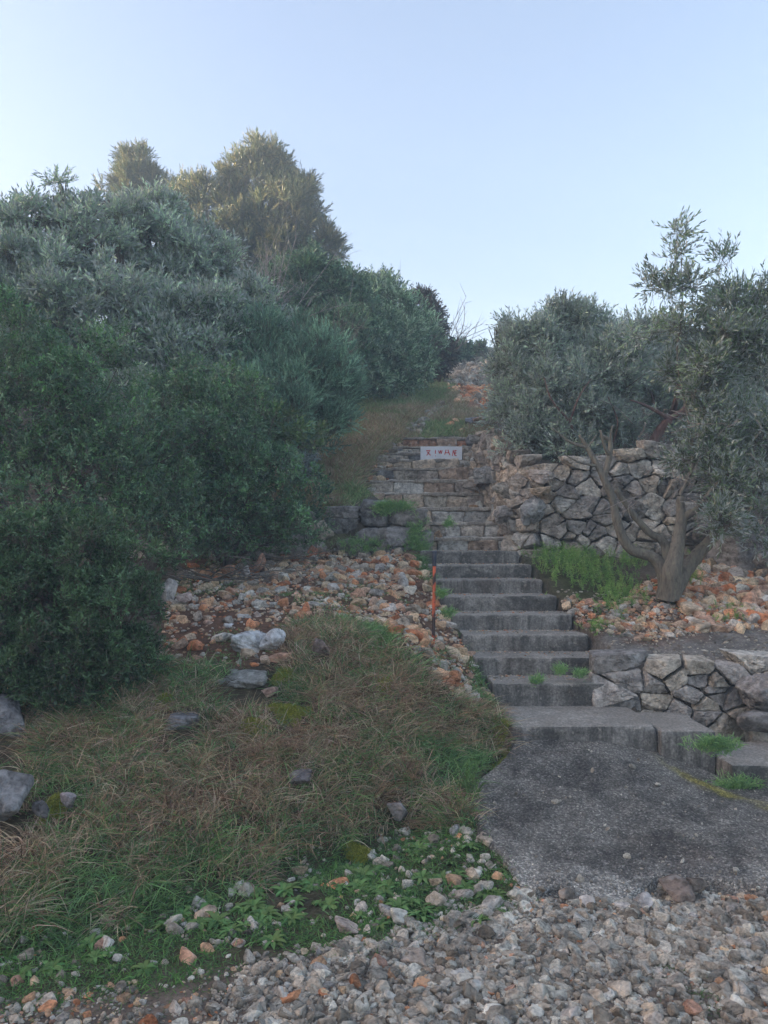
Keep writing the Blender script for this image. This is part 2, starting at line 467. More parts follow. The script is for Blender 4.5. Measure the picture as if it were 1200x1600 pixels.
st = empty('concrete_staircase', (1.3, 5.0, .3), 'straight flight of dark weathered concrete steps rising from the sloping slab', 'staircase')
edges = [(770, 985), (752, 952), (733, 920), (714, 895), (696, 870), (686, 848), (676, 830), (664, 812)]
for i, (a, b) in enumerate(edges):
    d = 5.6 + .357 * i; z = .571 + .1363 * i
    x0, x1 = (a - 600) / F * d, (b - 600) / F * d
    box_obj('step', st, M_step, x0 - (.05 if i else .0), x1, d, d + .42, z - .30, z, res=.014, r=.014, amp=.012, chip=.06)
box_obj('landing', st, M_step, .83, 1.795, 4.98, 5.68, .12, .405, r=.02, chip=.04)
kb = empty('concrete_kerb', (1.97, 4.9, .1), 'low concrete kerb block beside the bottom landing', 'kerb')
box_obj('block', kb, M_step, 1.80, 2.16, 4.93, 5.50, -.2, .385, r=.02)
kb2 = empty('concrete_kerb', (2.5, 4.8, .1), 'long low concrete kerb below the dry stone wall at the right edge', 'kerb')
box_obj('block', kb2, M_step, 2.165, 3.6, 4.72, 5.3, -.3, .225, r=.02, chip=.03)

# sloping slab: pixels of its outline put on its plane
def onslab(px, py):
    a = (py - HOR) / F; d = (EYE + .193 * 3.5 - .03) / (a + .193)
    return (px - 600) / F * d, d
sp = [onslab(*p) for p in [(828, 1160), (782, 1190), (740, 1222), (732, 1262), (752, 1310), (785, 1345), (812, 1385), (850, 1392), (872, 1388), (885, 1398), (930, 1405), (960, 1412), (985, 1402), (1005, 1385), (1030, 1372), (1060, 1378), (1100, 1372), (1150, 1380), (1200, 1390), (1290, 1395), (1330, 1300), (1200, 1272), (1120, 1222), (1035, 1168)]]
sp[0] = (.86, 5.02); sp[-1] = (1.84, 5.02); sp[-2] = (2.2, 4.78); sp[-3] = (3.2, 4.70); sp[-4] = (3.2, 4.2)
def slab():
    X, Y = np.meshgrid(np.arange(.3, 3.2, .011), np.arange(3.2, 5.05, .011))
    s = sdpoly(sp, X, Y) + n2(X, Y, 9, 4) * .025 + n2(X, Y, 30, 5) * .008
    Z = .03 + .193 * (Y - 3.5)
    Z = Z - .16 * sstep(1.3, 2.3, X) * sstep(3.6, 4.8, Y)
    Z = Z + n2(X, Y, 1.6, 6) * .02 + n2(X, Y, 7, 17, 3) * .012 + n2(X, Y, 24, 7, 2) * .006 + n2(X, Y, 60, 8, 2) * .005
    Z = Z - .10 * sstep(-.02, .03, s) - 1.0 * sstep(.03, .12, s) * .2
    keep = s < .10
    ny, nx = X.shape; i = np.arange(ny - 1)[:, None] * nx; j = np.arange(nx - 1)[None, :]
    q = np.stack([i + j, i + j + 1, i + nx + j + 1, i + nx + j], -1)
    q = q[keep[:-1, :-1]].reshape(-1, 4)
    # worn paler cement along the lower lip, moss strip along the right side
    e = sstep(.32, .0, Y - np.interp(X, [.6, 1.2, 2.2, 3], [3.5, 3.45, 3.5, 3.5]) + n2(X, Y, 4, 11) * .16)
    t = np.ones(X.shape + (3,)) * (1 + .95 * e[..., None]) * (1 + .3 * n2(X, Y, 3, 12)[..., None] + .25 * n2(X, Y, 14, 14)[..., None])
    dl = Y - np.interp(X, [1.6, 2.1, 2.4, 3.2], [5.0, 4.45, 4.2, 4.0]); ms = sstep(.16, .02, np.abs(dl + n2(X, Y, 4, 15) * .1)) * sstep(1.7, 1.95, X) * sstep(-.25, .2, n2(X, Y, 7, 13))
    t = t * (1 - ms[..., None]) + np.array([1.7, 1.6, .5]) * ms[..., None]
    me = mesh('slab', np.stack([X, Y, Z], -1), [q], t.reshape(-1, 3))
    return tag(link('path', me, M_slab), 'dark sloping slab of rough exposed aggregate concrete below the steps', 'path', kind='structure')
slab()

# ------------------------------------------------------------------ dry stone walls
GREYS = [(0.391, 0.354, 0.313), (0.508, 0.467, 0.399), (0.313, 0.289, 0.261), (0.586, 0.522, 0.435), (0.43, 0.373, 0.296)]
TANS = [(0.517, 0.414, 0.311), (0.62, 0.499, 0.379), (0.414, 0.344, 0.284), (0.482, 0.449, 0.397)]
def wall_rocks(path, su, sv, depth=.14, pal=GREYS, seed=1, gap=.010, sub=4, jit=.34, rough=.05, tfun=None, p=16, tilt=.2):
    r = np.random.default_rng(seed); P = np.array(path, float)
    seg = np.hypot(*(P[1:, :2] - P[:-1, :2]).T); L = np.concatenate([[0], np.cumsum(seg)])
    zb = lambda u: np.interp(u, L, P[:, 2]); zt = lambda u: np.interp(u, L, P[:, 3])
    seeds = []; nr = max(1, int(round((P[:, 3] - P[:, 2]).mean() / sv)))
    for row in range(nr):
        u = r.uniform(-su * .5, 0)
        while u < L[-1]:
            k = r.uniform(.4, 1.9); uu = u + su * k / 2
            if 0 < uu < L[-1]:
                hh = (zt(uu) - zb(uu)) / nr; vv = zb(uu) + (row + .5 + r.normal() * jit) * hh
                if nr > 1 and k < .75 and r.random() < .7: seeds.append((uu, vv + hh * .24)); seeds.append((uu + su * .05, vv - hh * .26))
                else: seeds.append((uu, vv))
            u += su * k
    S = np.array(seeds); out = []
    D, Fc = ICO[sub]
    for k, (u, v) in enumerate(S):
        AN = 1.35; dl = (S - (u, v)) * (1, AN); dd = np.hypot(dl[:, 0], dl[:, 1]); m = (dd > 1e-6) & (dd < su * 3.5)
        nn = dl[m] / dd[m][:, None]; hh = dd[m] / 2 - gap * r.uniform(.2, 1.6, m.sum())
        n3 = np.c_[nn, r.normal(size=len(nn)) * .18]
        nf = np.c_[r.normal(size=(4, 2)) * tilt, np.ones(4)]
        bx = np.array([[1, 0, 0], [-1, 0, 0], [0, 1, .1], [0, -1, 0], [0, 0, -1]]); bh = np.array([su * 1.1, su * 1.1, max(zt(u) + r.uniform(-.02, .04) - v, .04), max(v - zb(u) + .12, .05), .16])
        bh[2:4] *= AN
        NN = unit(np.vstack([n3, nf, bx])); HH = np.concatenate([np.maximum(hh, .02), depth * r.uniform(.45, 1.1, 4), bh])
        rr = cut(D, NN, HH, p); V = D * rr[:, None]
        o = r.uniform(0, 99, 3); sc = 1 / max(rr.mean(), .05)
        V = V + D * ((fbm(V * sc * 1.6 + o, 3) * rough * 1.4 + fbm(V * sc * 6 + o, 3) * rough * .6 - np.maximum(0, .12 - np.abs(fbm(V * sc * 2.5 + o + 5, 2))) * .8)[:, None] / sc)
        # to world
        i = min(np.searchsorted(L, u, 'right') - 1, len(seg) - 1); tt = (u - L[i]) / seg[i]
        c = P[i, :2] + (P[i + 1, :2] - P[i, :2]) * tt; tx = (P[i + 1, :2] - P[i, :2]) / seg[i]
        a3 = np.array([tx[0], tx[1], 0]); n = np.array([tx[1], -tx[0], 0]); up = np.array([0, 0, 1.])
        off = r.uniform(-.03, .03) - (v - zb(u)) * .10
        V[:, 1] /= AN; tw_ = r.normal() * .07; V[:, :2] = np.stack([V[:, 0] - V[:, 1] * tw_, V[:, 1] + V[:, 0] * tw_], 1)
        V = np.array([c[0], c[1], v]) + n * off + V[:, :1] * a3 + V[:, 1:2] * up + V[:, 2:] * n
        t = np.array(pal[r.integers(len(pal))]) * r.uniform(.75, 1.2)
        if tfun is not None: t = tfun(V.mean(0), t, r)
        out.append((V, Fc, np.tile(t, (len(V), 1)), rr.mean()))
    return out

def wall_obj(name, label, path, back=.12, **kw):
    P = np.array(path, float); loc = (P[:, 0].mean(), P[:, 1].mean(), P[:, 2].min())
    th = empty(name, loc, label, 'wall')
    rocks = wall_rocks(path, **kw); rocks.sort(key=lambda a: -a[3])
    for V, Fc, t, s in rocks[:95]:
        c = V.mean(0)
        o = link('stone', mesh('stone', V, [Fc], t, True, c), M_rock, th, loc=c - np.array(loc))
    if len(rocks) > 95:
        mb = MB()
        for V, Fc, t, s in rocks[95:]: mb.add(V, [Fc], t)
        o = link('small_stones', mb.me('small_stones'), M_rock, th); o['kind'] = 'stuff'
    # earth core behind the facing
    mb = MB(); 
    for i in range(len(P) - 1):
        a, b = P[i], P[i + 1]; t = (b[:2] - a[:2]) / np.linalg.norm(b[:2] - a[:2]); n = np.array([t[1], -t[0]])
        vs = []
        for q in (a, b):
            for off in (-.12, -.30):
                for z in (q[2] - .2, q[3] - .05): vs.append((*(q[:2] + n * off), z))
        f = [(0, 4, 5, 1), (2, 3, 7, 6), (1, 5, 7, 3), (0, 2, 6, 4), (0, 1, 3, 2), (4, 6, 7, 5)]
        mb.add(vs, [np.array(f)], (.11, .095, .075))
    link('earth_core', mb.me('earth_core', False), M_ground, th)
    return th

wall_obj('dry_stone_wall', 'low dry stone wall of rounded grey stones right of the bottom steps',
         [(1.70, 5.62, .22, .76), (2.25, 5.56, .22, .74), (3.0, 5.5, .22, .74), (4.2, 5.5, .22, .78)], su=.19, sv=.085, depth=.10, seed=4, rough=.09, jit=.42, p=40, sub=5)

def warm(c, t, r):
    k = np.clip((2.3 - c[0]) / 1.0, 0, 1)
    return t * (1 - k) + np.array(TANS[r.integers(4)]) * r.uniform(.75, 1.15) * k
wall_obj('dry_stone_wall', 'tall dry stone retaining wall of grey boulders behind the olive trees',
         [(1.42, 10.9, 2.75, 3.15), (1.26, 10.2, 2.5, 3.08), (1.36, 9.4, 2.0, 2.9), (1.42, 8.8, 1.65, 2.65), (1.46, 8.42, 1.5, 2.45), (1.66, 8.28, 1.46, 2.42), (2.2, 8.25, 1.45, 2.5), (3.0, 8.25, 1.45, 2.68), (4.2, 8.25, 1.4, 2.7), (6.5, 8.25, 1.4, 2.75)],
         su=.19, sv=.115, depth=.16, seed=12, rough=.13, jit=.34, p=40, tfun=warm)

def paintred(c, t, r): return t
wall_obj('mortared_wall', 'low rough mortared wall at the left foot of the stone steps',
         [(-.47, 8.42, 1.42, 2.02), (-.15, 8.36, 1.42, 2.1), (.2, 8.33, 1.42, 2.02), (.40, 8.36, 1.42, 1.7)], su=.22, sv=.16, depth=.13, seed=5, gap=.002, rough=.09, pal=[(.25, .23, .215), (.30, .27, .24), (.21, .2, .19)], p=10)
wall_obj('dry_stone_wall', 'dark dry stone wall half hidden behind the mastic bushes',
         [(-3.2, 8.3, 1.4, 2.1), (-1.6, 8.3, 1.42, 2.05), (-.6, 8.45, 1.45, 1.95)], su=.34, sv=.2, depth=.13, seed=6, rough=.06)

# ------------------------------------------------------------------ stone flight above
ss = empty('stone_staircase', (.8, 8.4, 1.5), 'uneven upper flight of rough tan stone steps with a white signboard', 'staircase')
up = [(657, 812, 840), (624, 800, 816), (609, 775, 793), (573, 768, 770), (580, 745, 750), (586, 735, 731), (597, 735, 718), (603, 735, 707), (612, 740, 697), (630, 765, 683)]
for k, (a, b, yy) in enumerate(up):
    d = 8.46 + .36 * k; x0, x1 = (a - 600) / F * d, (b - 600) / F * d + .12; z = EYE + (HOR - yy) / F * d
    zp = 1.525 if k == 0 else EYE + (HOR - up[k - 1][2]) / F * (d - .36)
    g = link('step', (lambda mb: (roughbox(mb, x0, x1, d + .06, d + .62, zp - .15, z - .034, res=.03, r=.015, amp=.012, chip=.03), roughbox(mb, x0 - .02, x1, d + .018, d + .60, z - .036, z + .004, res=.02, r=.014, amp=.028, chip=.07), mb.me('step'))[2])(MB()), M_mortar, ss)
    pal = [(.42, .19, .11), (.40, .28, .2), (.45, .25, .16)] if k == 9 else TANS + [(.22, .21, .2), (.40, .29, .21), (.5, .43, .35), (.44, .38, .3)]
    rocks = wall_rocks([(x0, d + .035, zp, z - .03), (x1, d + .035, zp, z - .03)], su=.26, sv=(z - zp) * 1.0, depth=.05, pal=pal, seed=30 + k, gap=.004, sub=4, rough=.05, jit=.05, tilt=.10)
    mb = MB()
    for V, Fc, t, s in rocks: mb.add(V, [Fc], t)
    me = mb.me('stone_facing'); o = bpy.data.objects.new('stone_facing', me); me.materials.append(M_rock); COL.objects.link(o); o.parent = g

# ------------------------------------------------------------------ sign and post
def plain(name, col, rough=.6, nscale=0, dark=.6, spec=.3):
    m, nt, b = newmat(name); c = col
    if nscale:
        c = mix(nt, tuple(x * dark for x in col), col, ramp(nt, noise(nt, pos(nt), nscale, 5, .7), [(.35, 0.0), (.6, 1.0)]))
        nt.links.new(c, b.inputs['Base Color'])
    else: b.inputs['Base Color'].default_value = (*col, 1)
    b.inputs['Roughness'].default_value = rough; b.inputs['Specular IOR Level'].default_value = spec
    return m
M_white = plain('white_board', (.84, .85, .88), .6, 9, .86)
M_red = plain('red_paint', (.60, .05, .05), .6)
sd_ = 10.75
c = W(689.5, 708, sd_); sg = empty('signboard', c, 'small white signboard with faded red lettering on the stone steps', 'sign')
mb = MB(); w2, h2 = 32.5 / F * sd_, 10.5 / F * sd_
roughbox(mb, c[0] - w2, c[0] + w2, sd_, sd_ + .02, c[2] - h2, c[2] + h2, res=.05, r=.003, amp=.0, chip=0)
link('board', mb.me('board'), M_white, sg)
def sx(v): return c[0] - w2 + (v - 120) / 950 * 2 * w2
def sz_(v): return c[2] + h2 - (v - 120) / 300 * 2 * h2
glyphs = [[((250, 215), (345, 210)), ((325, 225), (262, 322)), ((268, 235), (350, 320))], [((462, 205), (458, 285)), ((462, 325), (466, 340))],
          [((532, 210), (552, 280)), ((552, 280), (575, 205)), ((575, 205), (592, 285)), ((592, 285), (615, 205))], [((705, 195), (672, 305)), ((745, 195), (790, 315)), ((690, 262), (765, 262))],
          [((868, 205), (850, 330)), ((868, 205), (905, 325)), ((908, 200), (905, 325)), ((912, 215), (945, 215)), ((912, 268), (942, 268)), ((912, 325), (948, 325))]]
for gl in glyphs:
    mb = MB()
    for (a, b) in gl:
        A = np.array([sx(a[0]), sz_(a[1])]); B = np.array([sx(b[0]), sz_(b[1])]); t = (B - A) / np.linalg.norm(B - A); n = np.array([-t[1], t[0]]) * .0055
        q = [A - n, B - n, B + n, A + n]
        vs = [(p[0], sd_ - .004, p[1]) for p in q] + [(p[0], sd_ + .003, p[1]) for p in q]
        mb.add(vs, [np.array([(0, 1, 2, 3), (7, 6, 5, 4), (0, 4, 5, 1), (1, 5, 6, 2), (2, 6, 7, 3), (3, 7, 4, 0)])])
    link('letter', mb.me('letter', False), M_red, sg)
mb = MB()
for dx in (-.2, .2): tube(mb, [(c[0] + dx, sd_ + .034, c[2] + h2 * .7), (c[0] + dx, sd_ + .034, c[2] - h2 - .1)], .013, .013, 6)
link('stake', mb.me('stake'), plain('stake_wood', (.2, .15, .1), .9, 30), sg)

pt, pb = W(679, 862, 6.0), W(677, 1024, 5.95)
pst = empty('metal_stake', pb, 'thin upright metal stake with peeling orange paint beside the concrete steps', 'stake')
def stake_mat():
    m, nt, b = newmat('peeling_orange_paint'); p = pos(nt)
    mp = nt.nodes.new('ShaderNodeMapping'); mp.inputs['Scale'].default_value = (.8, .8, 1); nt.links.new(p, mp.inputs['Vector'])
    c1 = mix(nt, (.055, .035, .03), (.62, .12, .05), ramp(nt, noise(nt, mp.outputs[0], 7.5, 2, .5), [(.40, 0.0), (.46, 1.0)]))
    nt.links.new(c1, b.inputs['Base Color']); b.inputs['Roughness'].default_value = .7
    nt.links.new(bump(nt, noise(nt, p, 90), .6, .003), b.inputs['Normal']); return m
mb = MB(); pts = pb + (pt - pb) * np.linspace(0, .86, 9)[:, None]; pts[0] -= (0, 0, .1)
tube(mb, pts, .0135, .0125, 8, jit=.06); link('rod', mb.me('rod'), stake_mat(), pst)
mb = MB(); tube(mb, pb + (pt - pb) * np.linspace(.86, 1, 3)[:, None], .0165, .0165, 8)
tube(mb, [pt - (.022, 0, .004), pt + (.022, 0, -.004)], .008, .008, 6)
link('cap', mb.me('cap'), plain('dark_steel', (.035, .04, .055), .5), pst)

# ------------------------------------------------------------------ loose stones
def sample(poly, n, yr, xr, r):
    X = r.uniform(*xr, n); Y = r.uniform(*yr, n); Z = H(X, Y); px, py = proj(X, Y, Z)
    k = inpoly(poly, px, py); return X[k], Y[k], Z[k], px[k], py[k]

CG = [(0.618, 0.56, 0.459), (0.464, 0.41, 0.333), (0.68, 0.63, 0.522), (0.35, 0.3, 0.234), (0.515, 0.43, 0.333), (0.433, 0.4, 0.333), (0.577, 0.48, 0.369), (0.278, 0.23, 0.171)]
CO = [(0.69, 0.323, 0.166), (0.7, 0.409, 0.237), (0.7, 0.496, 0.307), (0.591, 0.238, 0.114), (0.7, 0.539, 0.351), (0.591, 0.388, 0.237)]
CW = [(0.647, 0.594, 0.512), (0.554, 0.495, 0.43), (0.601, 0.506, 0.409)]
NAMES = {'g': ('pale grey', CG), 'o': ('orange brown', CO), 'w': ('white', CW)}

def scatter_stones(cands, where, limit, cat, seed, name, lim=(260, 960), cutoff=.0128):
    """cands: list of (x,y,z,size,kind). The largest in view become things, the rest one object."""
    r = np.random.default_rng(seed)
    app = np.array([c[3] / c[1] for c in cands]); order = np.argsort(-app)
    mb = MB(); first = True
    for rank, i in enumerate(order):
        x, y, z, s, kd = cands[i]
        px, py = proj(x, y, z); vis = -10 < px < 1210 and py < 1615
        big = s / y * F * .64 > 9
        V, Fc = rock_shape(r, 3, 8, 30, .10) if big else proto(r, 2 if s / y * F * .64 > 3.0 else 1)
        V = (V * s) @ rotmat(r, .35).T
        pal = NAMES[kd][1]; t = np.array(pal[r.integers(len(pal))]) * r.uniform(.75, 1.15)
        if kd == 'o' and r.random() < .4: t = t * .6 + np.array((.5, .42, .35)) * .4
        c = np.array([x, y, z + s * .05])
        if limit > 0 and vis:
            limit -= 1
            o = link(name, mesh(name, V, [Fc], t, big), M_rock if big else M_peb, loc=c)
            sz_l = 'large' if s / y > cutoff else 'small'; e = np.linspace(lim[0], lim[1], 4); zone = ['left end', 'left part', 'middle', 'right part', 'right end'][int(np.searchsorted(e, px))]
            g_ = t.mean(); cn = NAMES[kd][0] if kd != 'g' else ('pale grey' if g_ > .40 else 'dark grey' if g_ < .24 else 'dull grey')
            tag(o, f'{sz_l} {cn} stone in the {zone} of {where}', cat, f'{sz_l} {cn} stones, {zone} of {where}')
        else: mb.add(V + c, [Fc], t)
    return mb

r = np.random.default_rng(21)
allg = []
# gravel track
X, Y, Z, px, py = sample(polyGR, 62000, (2.0, 4.0), (-2.2, 2.3), r)
dens = n2(X, Y, 2.2, 31); keep = r.random(len(X)) < np.where(px < 330, .5, .95) * np.where((px > 930) & (px < 1130) & (py > 1540), .55, 1)
for x, y, z, a, q, k in zip(X, Y, Z, px, py, keep):
    if not k: continue
    if a < 900 and n2(x, y, 2.6, 61) > .32 - .45 * sstep(900, 250, a) + .5 * sstep(1470, 1600, q) and r.random() < .85: continue
    s = .0058 * (r.pareto(2.2) + 1) if r.random() < .88 else r.uniform(.010, .020)
    s = min(s, .033) * (1.0 if a > 380 else .75)
    kd = 'o' if r.random() < (.38 if a < 330 else .05) else ('w' if r.random() < .10 else 'g')
    allg.append((x, y, z, s, kd))
# thin gravel among the weeds
X, Y, Z, px, py = sample(polyW, 11000, (2.4, 4.7), (-2.4, 1.1), r)
for x, y, z, a, q in zip(X, Y, Z, px, py):
    if r.random() > .12 + .35 * sstep(520, 800, a) + .2 * (n2(x, y, 4, 3) > .15): continue
    s = min(.008 * (r.pareto(2.2) + 1), .045)
    allg.append((x, y, z, s, 'w' if r.random() < .22 else ('o' if r.random() < .2 else 'g')))
mb = scatter_stones(allg, 'the gravel track', 300, 'stone', 3, 'gravel_stone')
tag(link('gravel', mb.me('gravel', False), M_peb), 'loose angular limestone gravel covering the track', 'gravel', kind='stuff')

rub = []
X, Y, Z, px, py = sample(polyRL, 15000, (4.9, 8.5), (-2.6, 1.0), r)
for x, y, z, a, q in zip(X, Y, Z, px, py):
    right = a > 430
    if r.random() > (.72 if right else .36) * (.5 + 1.1 * sstep(-.25, .05, n2(x, y, 2.5, 8))): continue
    s = min(.0092 * (r.pareto(2.0) + 1), .062 if a < 720 else .07)
    u = r.random()
    kd = 'w' if u < (.16 if right else .3) else ('g' if u < .32 else 'o')
    rub.append((x, y, z, s, kd))
nl = len(rub)
mb = scatter_stones(rub, 'the rubble heap left of the steps', 230, 'stone', 4, 'rubble_stone', (360, 640), .0105)
rub = []
X, Y, Z, px, py = sample(polyRR, 9500, (5.8, 8.3), (1.5, 5.0), r)
for x, y, z, a, q in zip(X, Y, Z, px, py):
    s = min((.010 if a < 1060 else .016) * (r.pareto(2.1) + 1), .045 if a < 1060 else .085); u = r.random()
    rub.append((x, y, z, s, 'w' if u < .12 else ('g' if u < .25 else 'o')))
mb2 = scatter_stones(rub, 'the reddish rubble under the olive', 70, 'stone', 5, 'rubble_stone', (960, 1150), .0095)
for v, t_ in zip(mb2.v, mb2.t): pass
f2 = {k: [q + mb.n for q in v] for k, v in mb2.f.items()}
mb.v += mb2.v; mb.t += mb2.t; mb.n += mb2.n
for k, v in f2.items(): mb.f.setdefault(k, []).extend(v)
# upper path
X, Y, Z, px, py = sample([(690, 562), (770, 562), (775, 640), (770, 690), (700, 680), (705, 640)], 26000, (12, 27), (1, 4.6), r)
for x, y, z, a, q in zip(X, Y, Z, px, py):
    if r.random() > (.55 if q < 600 else .3 if q < 632 else .06): continue
    V, Fc = proto(r, 1); s = min(.025 * (r.pareto(2.5) + 1), .10)
    t = np.array(CG[r.integers(8)]) * .8 if (q < 602 or r.random() < .2) else np.array(CO[r.integers(6)])
    mb.add((V * s) @ rotmat(r).T + (x, y, z + s * .3), [Fc], t)
for k in range(150):                                   # pale edging stones beside the path
    u = r.random(); a = 690 - 45 * u + r.normal() * 5; q = 645 + 38 * u + r.normal() * 3; d = 15 - 2.6 * u
    x = (a - 600) / F * d; z = H(np.array([x]), np.array([d]))[0]; V, Fc = proto(r, 1)
    mb.add((V * r.uniform(.03, .09)) @ rotmat(r).T + (x, d, z + .02), [Fc], np.array(CG[r.integers(8)]) * .7)
UPS = [(657, 812, 840), (624, 800, 816), (609, 775, 793), (573, 768, 770), (580, 745, 750), (586, 735, 731), (597, 735, 718), (603, 735, 707), (612, 740, 697), (630, 765, 683)]
for k, (a, b, yy) in enumerate(UPS):                   # broken stones lying on the ends of the upper treads
    d = 8.46 + .36 * k; x0, x1 = (a - 600) / F * d, (b - 600) / F * d; z = EYE + (HOR - yy) / F * d
    for j in range(26):
        e = abs(r.normal()) * .16; x = x0 - .06 + e if r.random() < .6 else x1 - e + .04; V, Fc = proto(r, 2); q = r.uniform(.015, .06)
        mb.add((V * q) @ rotmat(r).T + (x, d + r.uniform(.06, .34), z + q * .35), [Fc], np.array((CO + CG)[r.integers(14)]) * .8)
# stray chips on the slab
for k in range(260):
    x = r.uniform(.6, 2.3); d = 3.45 + 1.5 * r.random() ** 2.2; V, Fc = proto(r, 2); q = .004 * (r.pareto(2.2) + 1); q = min(q, .018)
    zz = .03 + .193 * (d - 3.5) - .16 * sstep(1.3, 2.3, x) * sstep(3.6, 4.8, d); mb.add((V * q) @ rotmat(r).T + (x, d, zz + q * .3), [Fc], np.array(CG[r.integers(8)]) * .9)
# crumbs on terrace, treads and stone steps
for k in range(1300):
    x = r.uniform(1.45, 3.4); y = r.uniform(5.72, 7.2); z = H(np.array([x]), np.array([y]))[0]
    V, Fc = proto(r, 1); mb.add(V * r.uniform(.005, .016) + (x, y, z), [Fc], np.array(CG[r.integers(8)]) * .8)
for i in range(8):
    a, b = edges[i]; d = 5.6 + .357 * i; z = .571 + .1363 * i
    for k in range(130):
        x = r.uniform(a, b); u = r.random() ** .35 * 1.08; V, Fc = proto(r, 1)
        mb.add(V * r.uniform(.003, .010) + ((x - 600) / F * d, d + .03 + u * .3, z + .001), [Fc], np.array((CO + CG)[r.integers(14)]) * .8)
tag(link('rubble', mb.me('rubble', False), M_peb), 'small orange and white limestone rubble spread over the slopes', 'rubble', kind='stuff')

# boulders, each one its own thing:  px,py,d, half-width px, half-height px, colour, label
def boulder(px, py, d, hw, hh, col, label, seed, flat=1., name='boulder', rough=.12, npl=12, sub=4, rz=None, depth=1.0, p=16):
    r = np.random.default_rng(seed); V, Fc = rock_shape(r, sub, npl, p, rough, 1.0)
    V = V / np.abs(V).max(0); a = rz if rz is not None else r.normal() * .12
    V = V * (hw / F * d, hw / F * d * depth, hh / F * d)
    ca, sa = math.cos(a), math.sin(a); V = np.stack([V[:, 0] * ca - V[:, 2] * sa, V[:, 1], V[:, 0] * sa + V[:, 2] * ca], 1)
    c = W(px, py, d)
    t = np.ones((len(V), 3)) * np.array(col)
    return tag(link(name, mesh(name, V, [Fc], t, True), M_rock, loc=c), label, 'boulder' if hw > 25 else 'stone')
boulder(1145, 868, 7.9, 50, 40, (.24, .23, .22), 'large smooth grey boulder at the foot of the wall right of the olive trunk', 1, sub=5, rough=.06)
boulder(1120, 835, 8.1, 40, 22, (.2, .19, .18), 'dark boulder behind the large smooth boulder by the olive', 2)
boulder(1205, 855, 8.2, 35, 50, (.14, .14, .14), 'dark boulder at the right edge under the olive leaves', 21)
boulder(1195, 880, 7.6, 26, 20, (.26, .25, .24), 'low grey boulder in front of the big one at right edge', 22)
boulder(1186, 1080, 5.42, 34, 34, (.27, .25, .23), 'squared grey boulder closing the low stone wall at the right edge', 3, p=24, sub=5)
boulder(1180, 1128, 5.38, 40, 22, (.24, .22, .2), 'pale boulder under the squared one at the right edge', 31)
boulder(398, 1010, 5.35, 42, 26, (.52, .51, .5), 'white pitted boulder at the lower edge of the rubble heap', 4, sub=5, rough=.2, npl=16)
boulder(425, 1003, 5.3, 20, 22, (.62, .6, .58), 'white knobbly stone leaning on the pitted white boulder', 41, rough=.2)
boulder(375, 1064, 5.0, 46, 17, (.27, .26, .23), 'flat lichen covered grey boulder in the grass below the rubble', 5, sub=5, rough=.15)
boulder(418, 1081, 4.85, 17, 7, (.56, .38, .3), 'thin pink slab of stone lying in the grass', 6, rz=.35)
boulder(280, 1130, 4.5, 33, 17, (.22, .21, .21), 'grey boulder with moss beside it on the grassy bank', 7, sub=5)
boulder(12, 1125, 4.35, 40, 44, (.23, .22, .22), 'rounded grey boulder at left edge under the mastic bush', 8, sub=5, rough=.08)
boulder(5, 1250, 3.58, 38, 42, (.26, .25, .24), 'grey boulder at the left edge lower on the bank', 9, sub=5, rough=.08)
boulder(62, 1262, 3.6, 14, 15, (.2, .18, .17), 'small dull stone beside the lower left boulder', 10)
boulder(108, 1252, 3.65, 12, 15, (.27, .23, .22), 'small upright pinkish grey stone below yellow moss', 11)
boulder(622, 1266, 4.15, 16, 15, (.22, .2, .19), 'squarish grey stone at the foot of the grassy bank', 12, p=22)
boulder(714, 1303, 4.0, 12, 16, (.50, .50, .48), 'upright white stone beside the left edge of the slab', 13)
boulder(487, 862, 8.1, 10, 11, (.48, .2, .12), 'bright orange stone on top of the rubble heap', 14)
boulder(327, 979, 5.9, 15, 11, (.48, .34, .27), 'rounded tan stone on the left of the rubble', 15)
boulder(361, 983, 5.8, 11, 9, (.66, .64, .62), 'small clean white stone right of the rounded tan one', 16)
boulder(385, 970, 6.0, 14, 11, (.6, .57, .53), 'white stone just above the pitted white boulder', 161)
boulder(402, 966, 6.05, 10, 12, (.54, .42, .35), 'pinkish stone beside the white stone above the pitted boulder', 162)
boulder(265, 925, 6.5, 14, 22, (.52, .47, .43), 'tall pale stone at the edge of the mastic bush', 17)
boulder(290, 932, 6.4, 13, 10, (.55, .42, .36), 'pink and white stone near the tall pale stone', 18)
boulder(290, 1026, 5.4, 18, 8, (.52, .5, .47), 'flat pale stone at the lower left corner of the rubble', 19)
boulder(264, 1012, 5.5, 10, 10, (.62, .61, .59), 'round white stone touching the mastic bush', 20)
boulder(355, 892, 7.3, 12, 13, (.46, .25, .16), 'rusty orange stone leaning under the dead twigs', 23)
boulder(383, 893, 7.3, 10, 10, (.60, .52, .46), 'white faced stone right of the rusty leaning one', 24)
boulder(408, 880, 7.5, 10, 16, (.44, .25, .17), 'tall brown stone at the back of the rubble heap', 25, rz=-.4)
boulder(484, 968, 6.2, 13, 14, (.55, .36, .26), 'peach coloured stone at the grass line of the heap', 26)
boulder(498, 1012, 5.3, 18, 15, (.27, .2, .17), 'dull brown stone bedded in the bank grass', 27)
boulder(470, 1212, 4.15, 18, 12, (.2, .17, .16), 'weathered stone half buried mid bank', 28)
boulder(540, 1446, 3.15, 21, 10, (.50, .40, .33), 'flat tan stone among the weeds by the gravel', 29)
boulder(650, 1500, 2.93, 27, 15, (.42, .34, .27), 'largest brown topped stone of the foreground gravel', 30)
boulder(1062, 1392, 3.43, 26, 17, (.27, .21, .17), 'dark brown stone tucked under the lip of the slab', 32)
